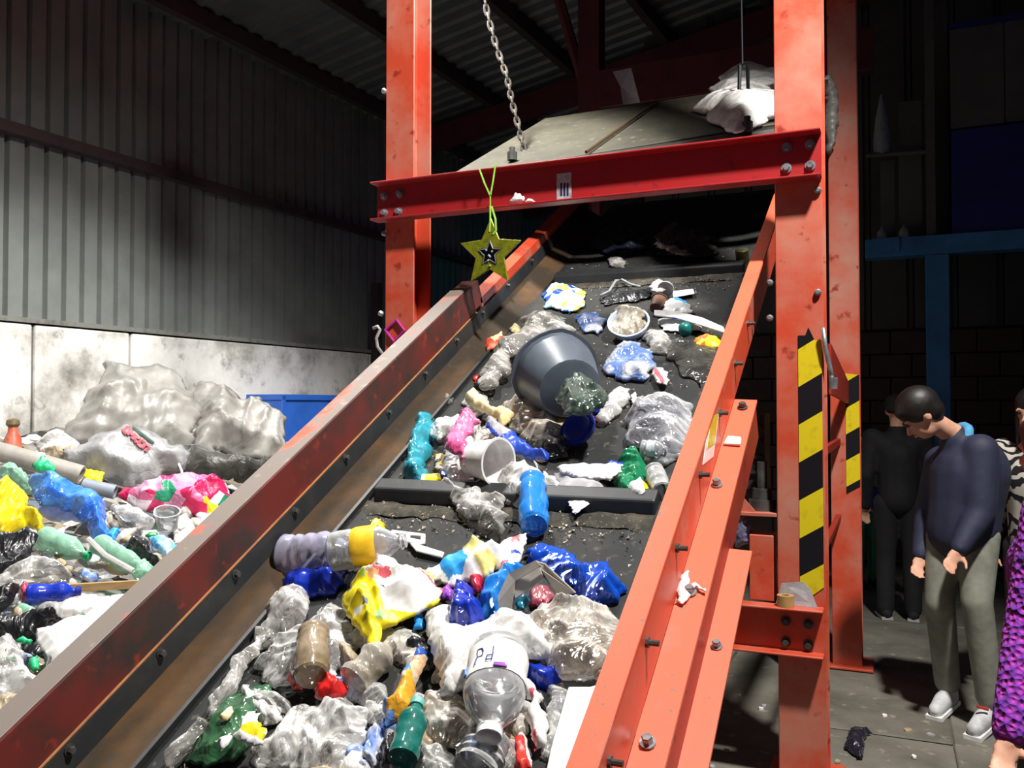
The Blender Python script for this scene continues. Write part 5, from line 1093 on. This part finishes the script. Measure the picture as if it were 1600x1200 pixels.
# ================================================================ sorting platform in the dark background
YP = 9.2
def PY(u, v): return onY(u, v, YP)
pf = thing('sorting_platform', (1.2, YP, 0), 'blue steel sorting platform on columns in the dark background', 'platform')
BST = worn('blue_steel', '3f7fb4', '2f6490', 3, .4, .7, .5); BDK = worn('dark_blue_panel', '20246e', '181c50', 2, .4, .7, .5); GDK = worn('grey_panel', '53524c', '45443f', 2, .4, .7, .6)
z0, z1 = PY(1480, 398)[2], PY(1480, 368)[2]
bevel(MB().abox((PY(1352, 380)[0], YP-.1, z0), (4.0, YP+.1, z1)).build('deck_beam', BST, pf), .006, 1)
MB().abox((PY(1352, 380)[0], YP+.1, z1-.05), (4.0, YP+.62, z1)).build('deck', BDK, pf)
for u in (1465, 1720):
    xx = PY(u, 500)[0]; bevel(MB().abox((xx-.1, YP-.09, 0), (xx+.1, YP+.09, z0)).build('column', BST, pf), .006, 1)
xx = PY(1465, 300)[0]; MB().abox((xx-.1, YP-.05, z1), (xx-.02, YP+.05, 6.2)).build('upper_post', GDK, pf)
bevel(MB().abox((PY(1487, 300)[0], YP-.02, z1), (4.0, YP+.03, PY(1487, 205)[2])).build('railing_panel', BDK, pf), .004, 1)
x_ = PY(1487, 300)[0]; zt_ = PY(1487, 200)[2]
for k in range(6):
    MB().abox((x_+k*.46, YP+.02, zt_), (x_+k*.46+.45, YP+.05, zt_+1.0)).build('screen_panel', GDK, pf)
MB().abox((x_, YP-.02, zt_+.95), (4, YP+.06, zt_+1.0)).build('top_rail', BDK, pf)
zr = PY(1400, 242)[2]
MB().tube([PY(1352, 243), PY(1462, 236)], .025, 8).build('handrail', GDK, pf)
MB().box(PY(1384, 386)-np.array([0, .1, 0]), AX, (0, 1, 0), (0, 0, 1), .12, .02, .07).build('sign_plate', BST, pf)
for (u0, u1, v0, v1) in ((1376, 1398, 245, 340), (1405, 1440, 150, 340)):
    a, b_ = PY(u0, v1), PY(u1, v0); bevel(MB().abox((a[0], YP+.1, z1), (b_[0], YP+.13, b_[2])).build('upright_board', GDK, pf), .004, 1)
cz = PY(1378, 240); MB().lathe((cz[0], YP+.05, cz[2]), (0, 0, 1), [(0, .075), (.15, .08), (.35, .06), (.6, .012)], 12).build('rolled_sheet', plain('pale_roll', '8a8e92', .6), pf, smooth='auto')
for (u, v) in ((1378, 345), (1412, 345)):
    q = PY(u, v); MB().lathe((q[0], YP-.05, z1), (0, 0, 1), [(0, .05), (.06, .05), (.10, .02), (.13, .001)], 12).build('lamp_pot', plain('glass_grey', '8a8a8c', .1), pf, smooth='auto')

# ================================================================ visitors
def ring_sphere(c, r, n=10, m=7):
    V = [c+np.array([0, 0, r[2]])]
    for i in range(1, m):
        a = math.pi*i/m
        V += [c+np.array([r[0]*math.sin(a)*math.cos(2*math.pi*k/n), r[1]*math.sin(a)*math.sin(2*math.pi*k/n), r[2]*math.cos(a)]) for k in range(n)]
    V.append(c-np.array([0, 0, r[2]])); L = len(V)-1
    Fc = [(0, 1+k, 1+(k+1) % n) for k in range(n)]+[(1+i*n+k, 1+(i+1)*n+k, 1+(i+1)*n+(k+1) % n, 1+i*n+(k+1) % n) for i in range(m-2) for k in range(n)]
    Fc += [(L, 1+(m-2)*n+(k+1) % n, 1+(m-2)*n+k) for k in range(n)]
    return V, Fc
def skinned(name, shapes, mat, parent, voxel=.014, smooth=6, rel=.6, label=None):
    """one continuous surface grown over tapering limbs (p0, r0, p1, r1) and ellipsoids (centre, radii[, 3x3 axes])"""
    b = MB()
    for sh in shapes:
        if len(sh) == 4 and not hasattr(sh[1], '__len__'):
            p0, r0, p1, r1 = sh; p0, p1 = np.asarray(p0, float), np.asarray(p1, float); d = p1-p0; L = max(np.linalg.norm(d), 1e-5); t = d/L
            pfl = []
            for k in range(6): a = math.pi/2*k/5; pfl.append((-r0*math.cos(a), max(r0*math.sin(a), 1e-4)))
            for k in range(6): a = math.pi/2*k/5; pfl.append((L+r1*math.sin(a), max(r1*math.cos(a), 1e-4)))
            b.lathe(p0, t, pfl, 14)
        else:
            c, r = np.asarray(sh[0], float), sh[1]; V, Fc = ring_sphere(np.zeros(3), r, 16, 10); A = np.asarray(sh[2]) if len(sh) > 2 else np.eye(3)
            b.add([c+A.T@v for v in V], Fc)
    o = b.build(name, mat, parent)
    m = o.modifiers.new('grow', 'REMESH'); m.mode = 'VOXEL'; m.voxel_size = voxel
    m2 = o.modifiers.new('relax', 'SMOOTH'); m2.iterations = smooth; m2.factor = rel
    dg = bpy.context.evaluated_depsgraph_get(); dg.update(); ev = o.evaluated_get(dg); me = bpy.data.meshes.new_from_object(ev)
    o.modifiers.clear(); old = o.data; o.data = me; bpy.data.meshes.remove(old)
    me.polygons.foreach_set('use_smooth', [True]*len(me.polygons))
    if label: o['label'] = label
    return o
SKIN = worn('skin', 'd8a58a', 'c98f76', 14, .45, .7, .55); HAIR = worn('dark_hair', '14100e', '1f1814', 40, .4, .7, .5)
def axes_from(fwd, upv=(0, 0, 1)):
    f_ = nz(fwd); s_ = nz(np.cross(f_, upv)); u_ = np.cross(s_, f_); return np.array([f_, s_, u_])   # rows: front, right, up
def head_shapes(c, A, k=1.0):
    f_, s_, u_ = A; k *= .98
    return [(c+u_*.025*k, (.098*k, .076*k, .105*k), A), (c+f_*.03*k-u_*.05*k, (.066*k, .055*k, .07*k), A), (c+f_*.055*k-u_*.085*k, .026*k, c+f_*.062*k-u_*.088*k, .024*k),
            (c+f_*.092*k+u_*.0*k, .011*k, c+f_*.113*k-u_*.035*k, .015*k), (c+f_*.09*k-u_*.062*k-s_*.018*k, .009*k, c+f_*.09*k-u_*.062*k+s_*.018*k, .009*k)] + \
           [(c+s_*sg*.078*k-f_*.005*k, (.022*k, .010*k, .034*k), A) for sg in (-1, 1)] + [(c+f_*.083*k+s_*sg*.031*k+u_*.022*k, .014*k, c+f_*.083*k+s_*sg*.045*k+u_*.02*k, .012*k) for sg in (-1, 1)]
def face_parts(c, A, par, k=1.0):
    f_, s_, u_ = A
    for sg in (-1, 1):
        q = c+f_*.092*k+s_*sg*.033*k+u_*.012*k; V, Fc = ring_sphere(np.zeros(3), (.012*k,)*3, 10, 6)
        mk('eye', [q+v for v in V], Fc, plain('eye_dark', '2a2420', .2), par, smooth=True)
    MB().tube([c+f_*.098*k-u_*.062*k-s_*.022*k, c+f_*.102*k-u_*.063*k, c+f_*.098*k-u_*.062*k+s_*.022*k], .0045*k, 6).build('mouth', plain('lip', 'a8605a', .5), par)
def hand_shapes(w_, d, n_, k=1.0, curl=.6):
    """palm and five bent fingers; w_ wrist, d along the hand, n_ out of the palm"""
    d, n_ = nz(d), nz(n_); s_ = np.cross(d, n_); sh = []
    pc_ = w_+d*.045*k
    sh.append((pc_, (.045*k, .036*k, .015*k), np.array([d, s_, n_])))
    sh.append((w_-d*.02*k, .024*k, w_+d*.02*k, .025*k))
    for i, (off, ln) in enumerate(((-.030, .062), (-.010, .072), (.010, .068), (.029, .052))):
        a = w_+d*.082*k+s_*off*k; d2 = nz(d+n_*curl*.5); b_ = a+d2*ln*.5*k; d3 = nz(d+n_*curl*1.6); c_ = b_+d3*ln*.5*k
        sh += [(a, .0095*k, b_, .009*k), (b_, .009*k, c_, .0075*k)]
    a = w_+d*.025*k-s_*.034*k; b_ = a+nz(d*.7-s_*.8+n_*.3)*.035*k; c_ = b_+nz(d*.9-s_*.2+n_*.5)*.03*k
    return sh+[(a, .012*k, b_, .011*k), (b_, .011*k, c_, .009*k)]
def person(label, J, clothes, group=None, head_fwd=(0, -1, 0), head_up=(0, 0, 1), k=1.0, hair='short', hat=None, bulk=1.0):
    """J: joint positions; clothes: materials for top, legs, shoes"""
    base = np.array([(J['ankL'][0]+J['ankR'][0])/2, (J['ankL'][1]+J['ankR'][1])/2, 0])
    o = thing('person', base, label, 'person', group); A = axes_from(head_fwd, head_up); f_, s_, u_ = A
    hc = J['head']
    sh = head_shapes(hc, A, k)+[(J['neck'], .056*k, hc-u_*.05*k-f_*.015*k, .052*k), (J['chest'], .13*k, J['neck'], .06*k), (J['pel'], .12*k, J['chest'], .13*k)]
    for s in 'LR':
        sh += [(J['sh'+s], .045*k, J['el'+s], .036*k), (J['el'+s], .036*k, J['wr'+s], .026*k), (J['hip'+s], .07*k, J['kn'+s], .05*k), (J['kn'+s], .05*k, J['ank'+s], .035*k), (J['chest'], .08*k, J['sh'+s], .045*k), (J['pel'], .1*k, J['hip'+s], .07*k)]
        d = nz(J['wr'+s]-J['el'+s]); n_ = nz(np.cross(d, rt)+fw*.2); sh += hand_shapes(J['wr'+s], d, n_, k)
    skinned('body', sh, SKIN, o, voxel=.0095, smooth=3)
    face_parts(hc, A, o, k)
    top, legs, shoe = clothes
    B = bulk*k; t = [(J['pel'], .15*B, (J['pel']+J['chest'])/2, .155*B), ((J['pel']+J['chest'])/2, .155*B, J['chest'], .168*B), (J['chest'], .15*B, J['neck']-nz(J['neck']-J['chest'])*.03*k, .078*k)]
    for s in 'LR': t += [(J['chest']+(J['sh'+s]-J['chest'])*.3, .125*B, J['sh'+s], .078*B), (J['sh'+s], .078*B, J['el'+s], .064*B), (J['el'+s], .064*B, J['wr'+s]-nz(J['wr'+s]-J['el'+s])*.012, .047*k)]
    skinned('jacket', t, top, o, voxel=.014, smooth=5)
    t = [(J['pel'], .135*k, J['pel']+np.array([0, 0, .06]), .13*k)]
    for s in 'LR': t += [(J['pel'], .12*k, J['hip'+s], .1*k), (J['hip'+s], .1*k, J['kn'+s], .076*k), (J['kn'+s], .076*k, J['ank'+s], .066*k)]
    skinned('trousers', t, legs, o, voxel=.014, smooth=4)
    for s in 'LR':
        an, toe = J['ank'+s], J['toe'+s]; d = nz((toe-an)*np.array([1, 1, 0])); zb = max(0.0, min(an[2]-.10*k, toe[2]-.04*k)) if an[2] > .25 else 0.0
        heel = np.array([an[0], an[1], max(.045*k, an[2]-.085*k)])-d*.035*k; tp_ = np.array([toe[0], toe[1], max(.04*k, toe[2])])
        sho = skinned('shoe', [(heel, .045*k, tp_, .038*k), (heel, .045*k, an-np.array([0, 0, .01]), .05*k), ((heel+tp_)/2+np.array([0, 0, .02]), .044*k, tp_, .036*k)], shoe, o, voxel=.012, smooth=3)
        if 'sole' in J:
            sl = np.cross(d, (0, 0, 1)); MB().box((heel+tp_)/2-np.array([0, 0, .034*k]), nz(tp_-heel), sl, np.cross(nz(tp_-heel), sl)*-1, np.linalg.norm(tp_-heel)/2+.03, .042*k, .011).build('sole', J['sole'], sho)
    if hat is None:
        hs = [(hc+u_*.05*k-f_*.014*k, (.114*k, .094*k, .106*k), A), (hc-f_*.05*k+u_*.005*k, (.066*k, .082*k, .085*k), A), (hc+u_*.075*k+f_*.055*k, (.05*k, .07*k, .04*k), A)]
        if hair == 'long': hs += [(hc-f_*.06*k, .07*k, hc-f_*.07*k-u_*.22*k, .06*k), (hc+s_*.07*k-f_*.02*k, .035*k, hc+s_*.075*k-u_*.2*k-f_*.03*k, .03*k), (hc-s_*.07*k-f_*.02*k, .035*k, hc-s_*.075*k-u_*.2*k-f_*.03*k, .03*k)]
        skinned('hair', hs, HAIR, o, voxel=.012, smooth=4)
    else:
        skinned('knit_cap', [(hc+u_*.055*k-f_*.008*k, (.110*k, .092*k, .088*k), A), (hc+u_*.02*k-f_*.03*k, (.092*k, .09*k, .05*k), A)], hat, o, voxel=.012, smooth=4)
    return o
def stand(u, d, face, h=1.7, wide=1.0, lean=0.0, side=0.0):
    """joints of a person standing at a floor point, facing a direction, of height h"""
    base = CAM+nz(ray(u, 633)*np.array([1, 1, 0]))*0; q = P(u, 633, d); base = np.array([q[0], q[1], 0.0])
    f_ = nz(np.array([face[0], face[1], 0])); s_ = nz(np.cross(f_, (0, 0, 1))); Z = np.array([0, 0, 1.0]); k = h/1.75
    J = dict(pel=base+Z*.95*k, chest=base+Z*1.27*k+f_*(.02+lean*.3), neck=base+Z*1.49*k+f_*(.02+lean*.5), head=base+Z*1.63*k+f_*(.05+lean*.7))
    for s, sg in (('L', -1), ('R', 1)):
        J['sh'+s] = base+Z*1.42*k+s_*sg*.185*k*wide+f_*lean*.45; J['el'+s] = base+Z*1.13*k+s_*sg*.235*k*wide-f_*.02+f_*lean*.3; J['wr'+s] = base+Z*.87*k+s_*sg*.235*k*wide+f_*.07
        J['hip'+s] = base+Z*.90*k+s_*sg*.09*k; J['kn'+s] = base+Z*.49*k+s_*sg*.095*k+f_*.02; J['ank'+s] = base+Z*.085*k+s_*sg*.1*k; J['toe'+s] = base+Z*.04*k+s_*sg*.12*k+f_*.16*k
    return J, k
NAVYJ = worn('navy_jacket', '262b44', '1e2238', 10, .4, .7, .7); GREYT = worn('grey_trousers', '8a8c80', '6f7166', 8, .4, .7, .85); BLACKJ = worn('black_cloth', '15151a', '1e1c22', 10, .4, .7, .8)
SNK = worn('white_sneaker', 'd0d2d4', 'a8aaac', 12, .5, .7, .6)
# youth in a navy jacket, bending forward and looking down to the left
D = 4.5
def Q(u, v, dd=0.0): return P(u, v, D+dd)
J = dict(pel=Q(1504, 830), chest=Q(1515, 738), neck=Q(1488, 678, -.02), head=Q(1441, 648, -.05), shL=Q(1472, 722, .16), shR=Q(1532, 705, -.12), elL=Q(1452, 800, .22), elR=Q(1532, 800, -.17), wrL=Q(1438, 868, .1), wrR=Q(1498, 858, -.22),
         hipL=Q(1478, 838, .06), hipR=Q(1530, 838, -.06), knL=Q(1468, 940, .02), knR=Q(1526, 940, -.15), ankL=Q(1480, 1062, .15), ankR=Q(1546, 1075, -.1), toeL=Q(1462, 1100, .05), toeR=Q(1522, 1118, -.22), sole=WHITEPL)
for a_ in ('ankL', 'ankR'): J[a_][2] = max(.085, min(J[a_][2], .16))
for a_ in ('toeL', 'toeR'): J[a_][2] = .045
yo = person('youth in navy jacket and grey trousers bending forward, looking down', J, (NAVYJ, GREYT, SNK), head_fwd=-rt*.80+np.array([0, 0, -.75])+fw*.25, head_up=np.array([0, 0, .75])-rt*.75+fw*.1, bulk=1.16)
colr = MB(); cc = J['neck']; t_ = nz(J['head']-J['neck']); x_ = nz(np.cross(t_, fw)); y_ = np.cross(t_, x_)
colr.tube([cc+rt*.012-t_*.03+.060*(x_*math.cos(a)+y_*math.sin(a)) for a in np.linspace(0, 2*math.pi, 17)], .026, 8, cap=False).build('hood_lining', plain('sky_fleece', '4f9ac4', .9), yo, label='sky blue collar lining', smooth=True)
an, toe = J['ankR'], J['toeR']; MB().tube([(an*.45+toe*.55)+np.array([0, 0, .05])-rt*.03-fw*.02, (an*.6+toe*.4)+np.array([0, 0, .02])-fw*.045], .008, 6).build('shoe_stripe', plain('stripe_red', 'b8202a', .5), yo)
# person in black behind
J, k = stand(1402, 6.7, fw*.9+rt*.3, 1.72); J['sole'] = plain('pale_sole', 'b8b8bc', .6)
person('person in all black clothes and cap standing behind the bending youth', J, (BLACKJ, BLACKJ, BLACKJ), head_fwd=fw+rt*.3, k=k, hat=BLACKJ)
# child in blue jacket behind the far post
J, k = stand(1350, 7.9, -fw+rt*.2, 1.45); person('child in blue jacket and green trousers half hidden behind the far red post', J, (worn('blue_jacket', '2a45b8', '20379a', 10), worn('green_trousers', '1f7a5c', '186048', 10), BLACKJ), head_fwd=-fw, k=k, hat=BLACKJ)
# person with a zebra-patterned wrap
def zebra():
    m, nt, bs, out = newmat('zebra_pattern'); bs.inputs['Roughness'].default_value = .9
    n = tex(nt, 'Wave', 7.5, Distortion=9.0, Detail=2.0); n.inputs['Detail Scale'].default_value = 1.2; n.bands_direction = 'DIAGONAL'
    r = ramp(nt, n.outputs['Fac'], [(.42, srgb('17161a')), (.52, srgb('cfcac0'))]); nt.links.new(r.outputs[0], bs.inputs['Base Color']); return m
ZEB = zebra()
J, k = stand(1622, 4.6, -fw*.6-rt*.9, 1.72); person('person in black and white zebra-patterned wrap standing behind the purple sweater', J, (ZEB, BLACKJ, BLACKJ), head_fwd=-rt*.7-fw*.5, k=k, hair='long')
# person in a purple knitted sweater close by, arm hanging
def knit():
    m, nt, bs, out = newmat('purple_knit'); bs.inputs['Roughness'].default_value = .95
    n = tex(nt, 'Voronoi', 55); r = ramp(nt, n.outputs['Distance'], [(.1, srgb('b83aa8')), (.5, srgb('7e2ca0')), (.9, srgb('52268c'))])
    nt.links.new(r.outputs[0], bs.inputs['Base Color']); bump(nt, bs, n.outputs['Distance'], .8, .02); return m
J, k = stand(1672, 2.45, -rt*.3+fw*.9, 1.62)
hp_ = {'L': (1560, 1130)}
J['shL'] = P(1640, 800, 2.4); J['elL'] = P(1605, 985, 2.3); J['wrL'] = P(1576, 1150, 2.15)
person('person in bright purple knitted sweater with arm hanging down', J, (knit(), BLACKJ, BLACKJ), head_fwd=fw*.8-rt*.3, k=k, hair='long')
